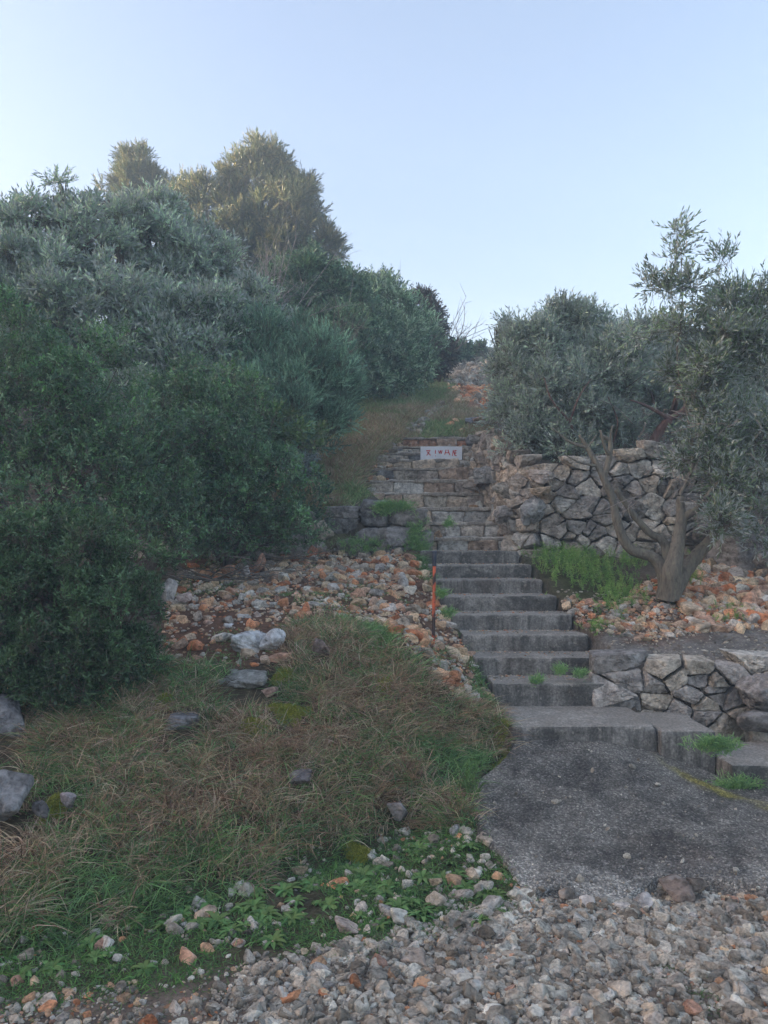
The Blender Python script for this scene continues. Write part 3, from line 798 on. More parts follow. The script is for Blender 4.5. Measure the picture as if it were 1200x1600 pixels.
boulder(1090, 1385, 3.48, 15, 14, (.30, .24, .19), 'brown stone under the slab lip beside the darker one', 33)
boulder(886, 1398, 3.43, 13, 16, (.28, .22, .17), 'brown upright stone wedged in the slab edge', 34, rz=.4)
boulder(1005, 1410, 3.36, 17, 14, (.46, .43, .4), 'pale angular stone resting at the slab lip', 35)
boulder(920, 1412, 3.36, 14, 11, (.52, .47, .42), 'cream stone below the notch in the slab', 36)
for k, (a, q, d, hw, hh, c) in enumerate([(768, 714, 10.0, 40, 18, (.42, .36, .28)), (812, 722, 8.9, 26, 16, (.40, .31, .23)), (757, 742, 9.4, 24, 16, (.30, .29, .27)), (846, 745, 8.25, 22, 13, (.38, .32, .27)), (796, 768, 8.65, 30, 19, (.38, .34, .28)), (741, 756, 9.6, 18, 11, (.36, .3, .24)), (832, 795, 8.2, 20, 25, (.34, .33, .31)), (790, 803, 8.45, 19, 15, (.38, .34, .3)), (845, 770, 8.15, 17, 9, (.44, .34, .24))]):
    boulder(a, q, d, hw, hh, c, ['broad tan slab boulder right of the signboard', 'tan boulder with orange stain at the top of the wall end', 'grey boulder below the broad tan slab',
        'brown boulder at the outer wall corner under the olive', 'rugged folded boulder halfway down the wall end', 'small tan boulder at the edge of the stone steps', 'upright grey boulder low in the wall end', 'rounded boulder low beside the stone steps', 'orange brown stone wedged in the wall corner'][k], 50 + k, rough=.22, npl=14, sub=5, depth=.7, p=20)
for k, (a, q, d, hw, hh) in enumerate([(760, 655, 12.9, 22, 9), (742, 690, 11.6, 16, 9), (777, 675, 11.8, 14, 11), (735, 660, 13.0, 12, 8)]):
    boulder(a, q, d, hw, hh, (.34, .22, .16) if k % 2 == 0 else (.2, .19, .19), ['reddish boulder beside the path above the steps', 'grey boulder right of the top stone step', 'reddish boulder under the olive above the steps', 'small grey boulder on the grassy path'][k], 70 + k)

# ------------------------------------------------------------------ grass and ground cover
def blades(mb, P, L, lean, wid, tint, droop=1.0, segs=3):
    """curved tapering blades: P (n,3) roots, L (n,) lengths, lean (n,3) unit start directions"""
    n = len(P); t = np.linspace(0, 1, segs + 1)
    side = unit(np.cross(lean, rng.normal(size=(n, 3)) * .6 + (0, 1, 0)))
    hz = lean * (1, 1, 0) + rng.normal(size=(n, 3)) * (.25, .25, 0)
    rows = []
    for k, tk in enumerate(t):
        c = P + lean * (L * tk)[:, None] + (hz * .5 + np.array([0, 0, -.75])) * (L * droop * tk * tk)[:, None]
        wk = wid * (1 - tk ** 1.5) * .5
        if k < segs: rows += [c - side * wk[:, None], c + side * wk[:, None]]
        else: rows.append(c)
    V = np.stack(rows, 1); m = V.shape[1]; b = np.arange(n)[:, None] * m
    qs = [b + np.array([[2 * k, 2 * k + 1, 2 * k + 3, 2 * k + 2]]) for k in range(segs - 1)]
    tr = b + np.array([[2 * segs - 2, 2 * segs - 1, 2 * segs]])
    T = np.repeat(tint, m, axis=0)
    mb.add(V.reshape(-1, 3), [np.concatenate(qs), tr], T)

def tufts(mb, X, Y, Z, per, L0, L1, wid, pal, spread=.05, lean=.6, droop=.6, down=(0, -.3), segs=3, r=rng, tl=.5):
    n = len(X); pal = np.array(pal)
    c = pal[r.integers(len(pal), size=n)]; la = r.normal(size=(n, 2)) * lean * tl + np.array(down)
    ts = r.uniform(.6, 1.25, n)
    I = np.repeat(np.arange(n), per); m = len(I)
    P = np.stack([X[I] + r.normal(size=m) * spread, Y[I] + r.normal(size=m) * spread, Z[I]], 1)
    P[:, 2] = H(P[:, 0], P[:, 1]) - .01
    d = unit(np.c_[la[I] + r.normal(size=(m, 2)) * lean, np.ones(m)])
    L = r.uniform(L0, L1, m) * ts[I]
    ti = c[I] * r.uniform(.6, 1.35, (m, 1)) * (1 + r.normal(size=(m, 3)) * .06)
    blades(mb, P, L, d, wid * r.uniform(.6, 1.3, m), np.clip(ti, 0, 1), droop * r.uniform(.4, 1.5, m), segs)

DRY = [(0.437, 0.299, 0.184), (0.529, 0.391, 0.253), (0.345, 0.23, 0.144), (0.598, 0.483, 0.333), (0.38, 0.265, 0.184)]
GRN = [(0.179, 0.322, 0.107), (0.233, 0.394, 0.143), (0.152, 0.268, 0.125), (0.305, 0.447, 0.179)]
MIXG = DRY[:3] + GRN
def cover(poly, n, yr, xr, thr=None, seed=0, avoid_stairs=True, sc=2.0):
    r = np.random.default_rng(seed + 500); X, Y, Z, px, py = sample(poly, n, yr, xr, r)
    k = np.ones(len(X), bool)
    if thr is not None: k &= n2(X, Y, sc, seed) > thr
    if avoid_stairs: k &= ~((X > XL(Y) + .0) & (X < XR(Y) + .05) & (Y > 4.9) & (Y < 11.9)) & ~(sdpoly(sp, X, Y) < -.03)
    return X[k], Y[k], Z[k]
clear = [(60, 1262, 14, 12), (700, 1300, 10, 10), (280, 1130, 34, 14), (375, 1066, 44, 12), (418, 1082, 16, 8), (12, 1125, 36, 44), (5, 1250, 36, 40), (108, 1252, 12, 14), (622, 1268, 14, 14), (498, 1012, 14, 10), (470, 1214, 14, 9), (455, 1108, 26, 5), (258, 1112, 12, 5), (84, 1238, 12, 10), (400, 1010, 40, 24)]
def uncover(X, Y, Z):
    px, py = proj(X, Y, Z); k = np.ones(len(X), bool)
    for a, q, w_, h_ in clear: k &= ((px - a) / (w_ + 2)) ** 2 + ((py - q - h_ * .8 - 9) / (h_ * 1.1 + 18)) ** 2 > 1
    return X[k], Y[k], Z[k]
mb = MB()
X, Y, Z = uncover(*cover(polyG, 12500, (3.0, 6.3), (-2.9, 1.0), None, 1)); nn = n2(X, Y, 2.4, 41)
k = nn > -.12; tufts(mb, X[k], Y[k], Z[k], 15, .10, .26, .0052, DRY + DRY[:4] + [(.16, .10, .06), (.62, .5, .34)] + GRN[:3], .03, .40, .7, down=(0, -.12), tl=1.7)
tag(link('dry_grass', mb.me('dry_grass'), M_grass), 'tangled dry brown grass on the lower bank', 'dry grass', kind='stuff')
mb = MB(); k = nn < .12; tufts(mb, X[k], Y[k], Z[k], 11, .06, .18, .005, GRN, .045, .7, .6)
X, Y, Z = cover(polyW, 20000, (2.4, 4.7), (-2.5, 1.1), -.25, 2); tufts(mb, X, Y, Z, 12, .02, .07, .005, [(.17, .32, .09), (.11, .22, .08), (.16, .28, .10)], .03, .9, .5)
X, Y, Z = cover(polyGR, 5200, (2.3, 3.9), (-2.0, 1.2), .0, 61, sc=2.6); tufts(mb, X, Y, Z, 14, .015, .05, .0035, [(.13, .24, .08), (.11, .2, .07)], .02, .9, .5)
X, Y, Z = cover(polyRL, 3400, (4.9, 8.5), (-2.6, 1.0), .12, 4); tufts(mb, X, Y, Z, 12, .03, .09, .005, GRN, .03, .9, .5)
edgeL = [(640, 870), (700, 850), (740, 985), (790, 1060), (830, 1110), (820, 1165), (770, 1160), (735, 1100), (735, 1030), (700, 950)]
X, Y, Z = cover(edgeL, 9000, (4.3, 8.5), (-.2, 1.2), -.1, 5); tufts(mb, X, Y, Z, 12, .03, .12, .005, GRN + [(.09, .16, .05)], .03, .8, .5)
X, Y, Z = cover(polyRR, 3000, (5.6, 8.3), (1.5, 5), .18, 6); tufts(mb, X, Y, Z, 10, .03, .08, .005, GRN + [(.09, .17, .04)], .03, .8, .5)
for bx in [(752, 1101, 14, 3), (838, 1060, 10, 3), (905, 1050, 8, 2), (700, 955, 12, 4), (690, 925, 8, 4), (877, 1044, 6, 3), (560, 850, 45, 12), (600, 792, 16, 12), (625, 788, 22, 8), (650, 835, 16, 25), (655, 855, 20, 18), (1120, 1160, 30, 10), (1150, 1225, 40, 12), (700, 815, 6, 6)]:
    n = 90; a = r.normal(bx[0], bx[2] * .5, n); q = r.normal(bx[1], bx[3] * .5, n); d = 8.28 if bx[1] < 900 else (5.98 if bx[1] < 1030 else 5.62) if bx[1] < 1110 else 4.66; n = n if bx[2] > 15 else 22; a = a[:n]; q = q[:n]
    P_ = np.stack([(a - 600) / F * d, np.full(n, d), EYE - (q - HOR) / F * d], 1)
    Ii = np.repeat(np.arange(n), 10); dd = unit(np.c_[r.normal(size=(len(Ii), 2)) * .7, np.ones(len(Ii))])
    blades(mb, P_[Ii] + r.normal(size=(len(Ii), 3)) * .015 - (0, 0, .02), r.uniform(.03, .09, len(Ii)), dd, np.full(len(Ii), .005), np.array(GRN)[r.integers(4, size=len(Ii))] * 1.2, np.full(len(Ii), .5))
tag(link('green_grass', mb.me('green_grass'), M_grass), 'short green grass and weeds between the stones', 'grass', kind='stuff')
# taller grass of the upper slope
mb = MB()
X, Y, Z = cover(polyUG, 60000, (8.5, 20), (-2.8, 2.9), None, 7); nn = n2(X, Y, 1.0, 44); kk = (X < XL(Y)) | (Y > 11.9)
k = kk; tufts(mb, X[k], Y[k], Z[k], 9, .05, .16, .009, [(.24, .36, .14), (.32, .42, .18), (.40, .42, .22), (.2, .3, .13), (.36, .36, .2)], .06, .6, .4)
k = kk & (nn > -.12); tufts(mb, X[k], Y[k], Z[k], 8, .08, .24, .008, DRY + [(.5, .44, .28), (.42, .4, .24)], .06, .6, .5)
tag(link('slope_grass', mb.me('slope_grass'), M_grass), 'soft green and straw coloured grass on the slope above', 'grass', kind='stuff')

# bright feathery herb beside the steps
mb = MB()
def herb(cx, cy, d, rx, ry, n, hgt=.14):
    a = rng.normal(cx, rx * .45, n); q = cy + rng.normal(size=n) * ry * .3
    yy = d + (cy + ry * .5 - q) / 40.0; xx = (a - 600) / F * yy; zz = H(xx, yy)
    for k in range(n):
        t = tuple(np.array([(.24, .42, .10), (.34, .48, .14), (.16, .30, .09)][rng.integers(3)]) * rng.uniform(.8, 1.25))
        ln = rng.uniform(.5, 1.2) * hgt; top = np.array([xx[k], yy[k], zz[k]]) + np.array([rng.normal() * .04, rng.normal() * .04, ln])
        m = 34; tt = rng.uniform(.15, 1, m); base = np.array([xx[k], yy[k], zz[k]]) + (top - np.array([xx[k], yy[k], zz[k]])) * tt[:, None]
        dd = unit(rng.normal(size=(m, 3)) + (0, 0, .4))
        blades(mb, base, rng.uniform(.012, .04, m), dd, np.full(m, .0035), np.tile(t, (m, 1)), np.full(m, .2), 2)
herb(880, 880, 7.55, 60, 30, 240); herb(930, 905, 7.25, 65, 34, 240); herb(965, 945, 6.75, 45, 28, 130, .1); herb(1075, 915, 7.2, 26, 24, 70); herb(990, 885, 7.8, 26, 14, 60); herb(1140, 968, 6.5, 40, 10, 40, .07); herb(930, 985, 6.3, 25, 8, 30, .05)
tag(link('feathery_herb', mb.me('feathery_herb'), M_grass), 'bright green feathery herb growing beside the steps and olive trunk', 'herbs', kind='stuff')

# moss cushions
def moss(px, py, d, rx, ry, label, seed):
    r = np.random.default_rng(seed); D, Fc = ICO[4]; c = W(px, py, d)
    z0 = float(H(np.array([c[0]]), np.array([d]))[0]); mb = MB()
    n = 900; ang = r.uniform(0, 6.28, n); rad = np.sqrt(r.random(n)) * (1 + .3 * np.sin(ang * 3 + seed)); X = c[0] + np.cos(ang) * rad * rx / F * d; Y = d + np.sin(ang) * rad * ry / F * d * 2.2
    Z = H(X, Y) + .04 * (1 - np.clip(rad, 0, 1) ** 2)
    I = np.repeat(np.arange(n), 7); m = len(I)
    blades(mb, np.stack([X[I], Y[I], Z[I]], 1) + r.normal(size=(m, 3)) * .006, r.uniform(.008, .026, m), unit(r.normal(size=(m, 3)) * .7 + (0, -.2, 1)), np.full(m, .004), np.array([(.34, .35, .06), (.42, .41, .08), (.22, .25, .05)])[r.integers(3, size=m)], np.full(m, .2), 2)
    cc = (c[0], d, z0)
    return tag(link('moss_cushion', mb.me('moss_cushion', center=cc), M_grass, loc=cc), label, 'moss')
for k, a in enumerate([(452, 1112, 4.65, 32, 10, 'yellow moss cushion in the middle of the grassy bank'), (256, 1113, 4.6, 14, 8, 'small yellow moss cushion on top of the mossy grey boulder'), (84, 1240, 3.68, 15, 14, 'yellow moss cushion at the far left of the bank'),
                       (445, 1055, 5.0, 18, 8, 'dull moss cushion right of the flat lichen boulder'), (785, 1108, 4.95, 22, 14, 'moss cushion at the left end of the bottom landing'), (800, 1165, 4.72, 24, 10, 'brownish moss on the left top corner of the slab'),
                       (560, 1330, 3.9, 20, 9, 'low moss patch among the weeds near the gravel'), (395, 1165, 4.45, 22, 9, 'olive coloured moss patch mid bank left of centre'), (600, 1050, 5.0, 16, 8, 'moss patch in the upper right part of the bank')]): moss(*a, seed=k)

# broad leaved rosettes
def rosette_me(seed):
    r = np.random.default_rng(seed); mb = MB(); n = r.integers(14, 22)
    for i in range(n):
        a = i * 2.4 + r.normal() * .2; L = r.uniform(.05, .10); el = r.uniform(.25, 1.0); wd = L * .15
        t = np.linspace(0, 1, 6); h = np.array([math.cos(a), math.sin(a)]); s = np.array([-h[1], h[0], 0])
        ctr = np.stack([h[0] * L * t, h[1] * L * t, L * (el * t - el * .9 * t * t)], 1); wv = wd * np.sin(np.clip(t * .92 + .06, 0, 1) * math.pi) ** .7
        V = np.concatenate([ctr - s * wv[:, None], ctr + np.array([0, 0, -.004]), ctr + s * wv[:, None]])
        q = [[k, k + 1, 7 + k, 6 + k] for k in range(5)] + [[6 + k, 7 + k, 13 + k, 12 + k] for k in range(5)]
        mb.add(V, [np.array(q)], np.array((.15, .28, .09)) * r.uniform(.7, 1.35) * np.array([r.uniform(.8, 1.3), 1, 1]))
    return mb.me('leaves')
RM = [rosette_me(k) for k in range(6)]
for m_ in RM: m_.materials.append(M_grass)
r = np.random.default_rng(77); cnt = 0
spots = []
while len(spots) < 130:
    a = r.uniform(0, 800); q = r.uniform(1310, 1560)
    lo = 1445 - .1 * a; w_ = np.exp(-((q - lo) / 55) ** 2)
    if r.random() < w_ and inpoly(polyW, np.array([a]), np.array([q]))[0]: spots.append((a, q))
for a, q in spots:
    d = EYE * F / (q - HOR); x = (a - 600) / F * d
    for _ in range(6):
        z = float(H(np.array([x]), np.array([d]))[0]); d = (EYE - z) * F / (q - HOR); x = (a - 600) / F * d
    o = bpy.data.objects.new('weed_rosette', RM[r.integers(6)]); COL.objects.link(o); o.location = (x, d, z + .005)
    s_ = r.uniform(.35, .85); o.scale = (s_, s_, s_); o.rotation_euler = (r.normal() * .15, r.normal() * .15, r.uniform(0, 6.28))
    sl_ = 'large' if s_ > .68 else 'medium' if s_ > .5 else 'tiny'; zn = ['far left', 'left', 'middle', 'right', 'far right'][int(np.searchsorted([150, 330, 500, 640], a))]
    wh_ = 'beside the gravel edge' if q > 1455 - .08 * a else 'close under the bank grass'
    tag(o, f'{sl_} leafy weed rosette {wh_}, {zn} of the weed strip', 'weed', f'{sl_} weed rosettes {wh_}, {zn}')
# long grass tuft at the slab's left edge, straw tuft at the left
for (a, q, n, pal, lab, L) in [(735, 1275, 40, [(.12, .2, .06), (.1, .17, .06)], 'tuft of long arching green grass at the left edge of the slab', .26), (112, 1145, 26, [(.32, .3, .12), (.26, .22, .12)], 'straw coloured grass tuft under the mastic bush', .17), (790, 1140, 46, [(.2, .22, .07), (.12, .19, .06)], 'yellow green grass tuft at the left end of the landing', .16), (318, 1395, 30, [(.1, .18, .07)], 'tuft of arching green grass at the foot of the bank', .14)]:
    d = 4.3 if a > 700 else (4.7 if q < 1200 else 3.6); d = 4.95 if a > 780 else d; x = (a - 600) / F * d; z = float(H(np.array([x]), np.array([d]))[0]); mb = MB(); I = n
    blades(mb, np.tile((x, d, z), (n, 1)) + rng.normal(size=(n, 3)) * (.03, .03, 0), rng.uniform(.6, 1.2, n) * L, unit(rng.normal(size=(n, 3)) * (.55, .45, 0) + (0, 0, 1)), np.full(n, .006), np.array(pal)[rng.integers(len(pal), size=n)], rng.uniform(.3, 1.0, n), 7)
    tag(link('grass_tuft', mb.me('grass_tuft', center=(x, d, z)), M_grass, loc=(x, d, z)), lab, 'grass tuft')

# ------------------------------------------------------------------ shrubs and trees
def crown(blobs, n, K, tl, ll, lw, pal, seed, up=.4, spread=.8, along=.6, droop=0., lump=.3, thr=-.45, shell=.22, facing=.0, twigw=.0035, clus=.33, ground=True):
    """blobs (px,py,d,rx,ry[,depth]) -> leaves set on short twigs all through the crown"""
    r = np.random.default_rng(seed); B = []
    if facing == 0: ll, lw = ll * 1.18, lw * 1.3
    for b in blobs:
        c = W(*b[:3]); rx, rz = b[3] / F * b[2], b[4] / F * b[2]; B.append((*c, rx, (b[5] if len(b) > 5 else .8) * (rx + rz) / 2, rz))
    B = np.array(B); wgt = (B[:, 3] * B[:, 5]); wgt /= wgt.sum()
    per = 26; m = int(n / per * 1.7) + 4; I = r.choice(len(B), m, p=wgt); dr = unit(r.normal(size=(m, 3)))
    dr[:, 1] = np.where((dr[:, 1] > .3) & (r.random(m) < .5), -dr[:, 1], dr[:, 1])
    lum = fbm(dr * 2.3 + I[:, None] * 5.1 + seed, 3)
    rho = (1 - np.abs(r.normal(size=m)) * shell) * (1 + lump * lum); rho = np.clip(rho, .1, 1.4)
    Pc = B[I, :3] + dr * B[I, 3:] * rho[:, None]
    sc = 1.0 / max(B[:, 3].mean() * .28, .05)
    ok = fbm(Pc * sc + seed * 3.3, 2) > thr
    if ground: ok &= Pc[:, 2] > H(Pc[:, 0], Pc[:, 1]) - .02
    Pc, dr, I = Pc[ok], dr[ok], I[ok]; k_ = max(1, int(np.ceil(n / per)))
    Pc, dr, I = Pc[:k_], dr[:k_], I[:k_]
    Q = np.repeat(np.arange(len(Pc)), per); n = len(Q)
    rc = clus * B[:, 3:].mean() * r.uniform(.6, 1.35, len(Pc))
    cd = unit(dr[Q] * .75 + np.array([0, 0, .25]) + unit(r.normal(size=(n, 3))) * .9)
    P = Pc[Q] + cd * (rc[Q] * (1 - np.abs(r.normal(size=n)) * .22))[:, None]
    dr, I = cd, I[Q]; ctint = r.uniform(.65, 1.4, len(Pc))[Q]
    g = unit(dr * .7 + r.normal(size=(n, 3)) * spread + np.array([0, 0, up]))
    L = tl * r.uniform(.6, 1.3, n)
    pal = np.array(pal); ct = pal[r.integers(len(pal), size=n)] * (1 + .35 * fbm(P * sc * .7 + 9, 2))[:, None] * r.uniform(.75, 1.25, (n, 1)) * ctint[:, None]
    J = np.repeat(np.arange(n), K); t = np.tile((np.arange(K) + .5) / K, n)
    base = P[J] + g[J] * (L[J] * t)[:, None] - np.array([0, 0, 1.]) * (droop * L[J] * t * t)[:, None]
    ld = unit(g[J] * along + unit(r.normal(size=(n * K, 3))) * (1 - along) + 1e-5)
    ln = ll * r.uniform(.65, 1.25, n * K) ; sd = unit(np.cross(ld, r.normal(size=(n * K, 3))))
    wd = lw * r.uniform(.7, 1.2, n * K) * .5
    a = base; e = base + ld * ln[:, None]; mid = base + ld * (ln * .48)[:, None]
    V = np.stack([a, mid - sd * wd[:, None], e, mid + sd * wd[:, None]], 1).reshape(-1, 3)
    q = np.arange(n * K * 4).reshape(-1, 4)
    T = np.clip(np.repeat(ct[J] * r.uniform(.7, 1.3, (n * K, 1)), 4, 0), .005, 1)
    mb = MB(); mb.add(V, [q], T)
    tw = None
    if twigw:
        sd = unit(np.cross(g, r.normal(size=(n, 3)))) * twigw * .5; b0 = P - g * (L * .7)[:, None]; b1 = P + g * (L * .85)[:, None]
        tw = (np.stack([b0 - sd, b0 + sd, b1 + sd * .5, b1 - sd * .5], 1).reshape(-1, 3), np.arange(n * 4).reshape(-1, 4))
    return mb, B, tw

def limbs(mb, base, B, r, r0, tint, kinks=4):
    for b in B:
        c = b[:3]; pts = [base]
        for k in range(1, kinks):
            t = k / kinks; p = base + (c - base) * t; p = p + r.normal(size=3) * .06 * np.linalg.norm(c - base); pts.append(p)
        pts.append(c); P_ = tube(mb, pts, r0, r0 * .3, 6, tint, .2, 4)
        for j in range(5):
            q = P_[int(len(P_) * r.uniform(.5, .95))]; e = c + r.normal(size=3) * b[3:] * .55
            tube(mb, [q, (q + e) / 2 + r.normal(size=3) * .05, e], r0 * .3, r0 * .1, 5, tint, 0, 3)

BROWN = (.13, .10, .08)
def shrub(name, cat, label, base, blobs, mat, group=None, r0=.03, extra=None, tt=BROWN, stems=True, **kw):
    b = W(*base); b[2] = min(b[2], float(H(b[:1], b[1:2])[0]) + .0); th = empty(name, b, label, cat, group)
    r = np.random.default_rng(kw['seed'] + 900); mb, B, tw = crown(blobs, **kw)
    link('crown', mb.me('crown', False), mat, th)
    tb = MB()
    if stems: limbs(tb, b, B, r, r0, tt)
    if tw: tb.add(tw[0], [tw[1]], np.array(tt) * 1.2)
    if extra: extra(tb, r)
    if tb.n: link('trunk', tb.me('trunk'), M_bark, th)
    return th

MAST = [(0.112, 0.24, 0.08), (0.144, 0.291, 0.096), (0.088, 0.188, 0.08), (0.192, 0.342, 0.112)]
DKG = [(0.125, 0.227, 0.125), (0.175, 0.281, 0.15), (0.1, 0.174, 0.112), (0.225, 0.321, 0.175)]
OLV = [(0.34, 0.462, 0.3), (0.445, 0.56, 0.367), (0.261, 0.377, 0.261), (0.549, 0.672, 0.445)]
JUN = [(0.18, 0.308, 0.198), (0.234, 0.385, 0.252), (0.144, 0.26, 0.18), (0.27, 0.424, 0.27)]
PIN = [(.12, .15, .07), (.18, .19, .08), (.22, .20, .09), (.08, .11, .06), (.07, .10, .055)]

M = dict(K=10, tl=.07, ll=.025, lw=.0085, along=.5, up=.7)
shrub('mastic_bush', 'bush', 'dense dark green mastic bush in the left foreground above the grassy bank', (120, 1100, 4.9), [(90, 905, 4.8, 110, 80), (200, 895, 5.0, 50, 55), (100, 1000, 4.6, 130, 90), (175, 975, 4.8, 68, 80), (30, 920, 4.7, 70, 90), (90, 1060, 4.6, 110, 60), (195, 1040, 4.9, 55, 50), (-40, 980, 4.6, 60, 130), (245, 868, 5.3, 26, 18), (222, 1015, 5, 26, 36), (60, 840, 5.1, 80, 34), (165, 840, 5.3, 50, 22), (235, 940, 5.1, 20, 24)], M_leaf, n=9500, pal=[(.085, .16, .065), (.07, .13, .055), (.11, .19, .075)], seed=1, shell=.22, lump=.6, thr=-.35, **M)
shrub('mastic_bush', 'bush', 'tall dark mastic bush at the left edge behind the foreground bush', (90, 900, 6.8), [(80, 770, 6.3, 150, 100), (60, 650, 6.5, 150, 110), (190, 720, 6.6, 110, 110), (225, 810, 6.5, 70, 70), (0, 560, 6.7, 110, 80), (120, 590, 6.8, 80, 60), (-60, 750, 6.4, 80, 180)], M_leaf, n=9000, pal=MAST[:3] + DKG, seed=2, shell=.22, lump=.55, thr=-.35, **dict(M, tl=.10, ll=.031, lw=.0105))
shrub('mastic_bush', 'bush', 'dark rounded mastic bush left of the grassy slope above the rubble', (350, 880, 7.8), [(340, 700, 7.8, 105, 110), (330, 800, 7.6, 110, 60), (420, 770, 7.9, 66, 70), (290, 640, 8.0, 70, 50), (440, 830, 7.9, 50, 28), (270, 760, 7.5, 70, 90), (380, 640, 8.1, 40, 40)], M_leaf, n=9000, pal=MAST[:3] + DKG, seed=3, shell=.22, lump=.55, thr=-.35, **dict(M, tl=.11, ll=.034, lw=.0115))
shrub('wild_olive_tree', 'tree', 'large grey green wild olive at the upper left with an open leafy top', (120, 800, 10.6), [(80, 430, 10, 120, 90), (200, 410, 10.6, 110, 75), (20, 500, 9.5, 110, 100), (290, 450, 10.8, 75, 70), (150, 510, 9.6, 150, 90), (150, 350, 10.4, 45, 35), (65, 365, 10, 40, 28), (10, 400, 9.8, 50, 50), (240, 350, 10.8, 40, 35), (105, 325, 10.1, 26, 26), (330, 400, 11, 35, 45), (92, 304, 10, 9, 16), (122, 318, 10, 8, 14), (60, 335, 10, 10, 14), (28, 352, 9.9, 10, 14), (160, 316, 10.2, 9, 12), (195, 332, 10.4, 9, 12)], M_olive, n=13000, K=11, tl=.20, ll=.062, lw=.016, pal=OLV, seed=4, up=.6, shell=.2, lump=.45, thr=-.4, r0=.09)
shrub('wild_olive_shrub', 'bush', 'grey green wild olive shrub in the middle of the thicket', (320, 800, 10.2), [(320, 540, 9.8, 90, 75), (240, 580, 9.3, 90, 60), (390, 510, 10.2, 60, 45), (200, 640, 8.9, 60, 40)], M_olive, n=5500, K=11, tl=.19, ll=.058, lw=.016, pal=OLV + DKG[:2], seed=5, up=.7, shell=.2, lump=.45, thr=-.45, r0=.05)
shrub('juniper', 'bush', 'feathery blue green juniper leaning over the grassy slope', (470, 720, 10.2), [(455, 590, 9.8, 80, 70), (505, 625, 10, 52, 55), (400, 560, 9.8, 60, 55), (480, 655, 9.8, 55, 38), (425, 640, 9.4, 60, 55), (530, 600, 10.2, 26, 36)], M_leaf, n=7000, K=16, tl=.17, ll=.045, lw=.009, pal=JUN, seed=6, up=.8, along=.7, spread=.45, shell=.2, lump=.5, thr=-.45, r0=.05)
shrub('evergreen_shrub', 'bush', 'dark evergreen shrub on the skyline below the pine', (490, 640, 14.5), [(485, 455, 14, 60, 48), (540, 490, 14.5, 50, 50), (445, 490, 13.5, 50, 50), (515, 545, 13, 60, 55), (545, 450, 15, 20, 22)], M_leaf, n=7000, K=10, tl=.20, ll=.06, lw=.02, pal=DKG, seed=7, lump=.5, thr=-.4, r0=.07)
shrub('evergreen_shrub', 'bush', 'tall grey evergreen shrub at the top end of the thicket', (610, 640, 16.5), [(600, 500, 16, 45, 50), (615, 560, 15.5, 50, 60), (570, 565, 14.5, 45, 50), (640, 540, 16.5, 32, 60), (590, 465, 16.5, 26, 26), (600, 600, 15.2, 46, 25)], M_leaf, n=7500, K=10, tl=.22, ll=.062, lw=.02, pal=DKG + OLV[:2], seed=8, lump=.45, thr=-.4, r0=.07)
shrub('evergreen_shrub', 'bush', 'small rusty brown shrub at the far end of the thicket', (680, 600, 19), [(668, 515, 18.5, 20, 32), (680, 555, 18, 24, 30), (655, 480, 19, 14, 16)], M_leaf, n=2200, K=9, tl=.22, ll=.07, lw=.022, pal=[(.10, .07, .045), (.07, .065, .045), (.05, .06, .04)], seed=9, lump=.4, thr=-.35, r0=.05)
shrub('evergreen_shrub', 'bush', 'low dark shrub on the crest left of the rocky path', (712, 570, 23), [(712, 555, 22.5, 22, 15), (695, 560, 22, 12, 12)], M_leaf, n=1500, K=9, tl=.22, ll=.08, lw=.03, pal=DKG, seed=10, lump=.4, r0=.04)
shrub('evergreen_shrub', 'bush', 'small dark shrub on the crest at the top of the rocky path', (755, 575, 24), [(755, 562, 24, 17, 15)], M_leaf, n=900, K=9, tl=.2, ll=.08, lw=.03, pal=DKG + [(.1, .08, .05)], seed=12, lump=.4, r0=.04)
PN = dict(K=24, tl=.32, ll=.10, lw=.011, along=.72, up=.5, spread=.7)
shrub('pine_tree', 'tree', 'sunlit pine with a narrow top at the left of the skyline', (222, 620, 24), [(215, 270, 24, 24, 24), (205, 300, 24, 34, 28), (240, 305, 24, 24, 30), (225, 340, 24, 35, 30), (195, 262, 24, 14, 14), (222, 255, 24, 12, 14), (200, 250, 24, 8, 12)], M_leaf, n=3600, pal=PIN, seed=13, lump=.6, thr=-.08, r0=.09, **PN)
shrub('pine_tree', 'tree', 'broad sunlit pine crowning the left skyline', (400, 620, 23), [(330, 330, 23, 62, 48), (400, 300, 23, 56, 50), (440, 350, 22.5, 60, 55), (360, 385, 22.5, 80, 50), (480, 385, 22.3, 42, 34), (410, 250, 23, 20, 24), (398, 235, 23, 8, 10), (375, 268, 23, 16, 14), (445, 285, 23, 16, 26), (345, 285, 23, 10, 12), (300, 350, 23, 40, 40), (432, 265, 23, 16, 24), (462, 310, 22.8, 28, 26), (510, 400, 22.2, 20, 20), (425, 410, 22, 60, 40)], M_leaf, n=13500, pal=PIN, seed=14, lump=.6, thr=-.12, r0=.14, **PN)
shrub('cypress', 'tree', 'small pointed yellow green cypress between the two pines', (255, 560, 20.5), [(256, 360, 20.5, 13, 20), (252, 335, 20.5, 7, 22), (264, 375, 20.5, 14, 14)], M_leaf, n=1300, K=12, tl=.12, ll=.06, lw=.016, pal=[(.16, .14, .04), (.12, .12, .04)], seed=15, up=1.4, spread=.3, lump=.15, thr=-.9, r0=.05)
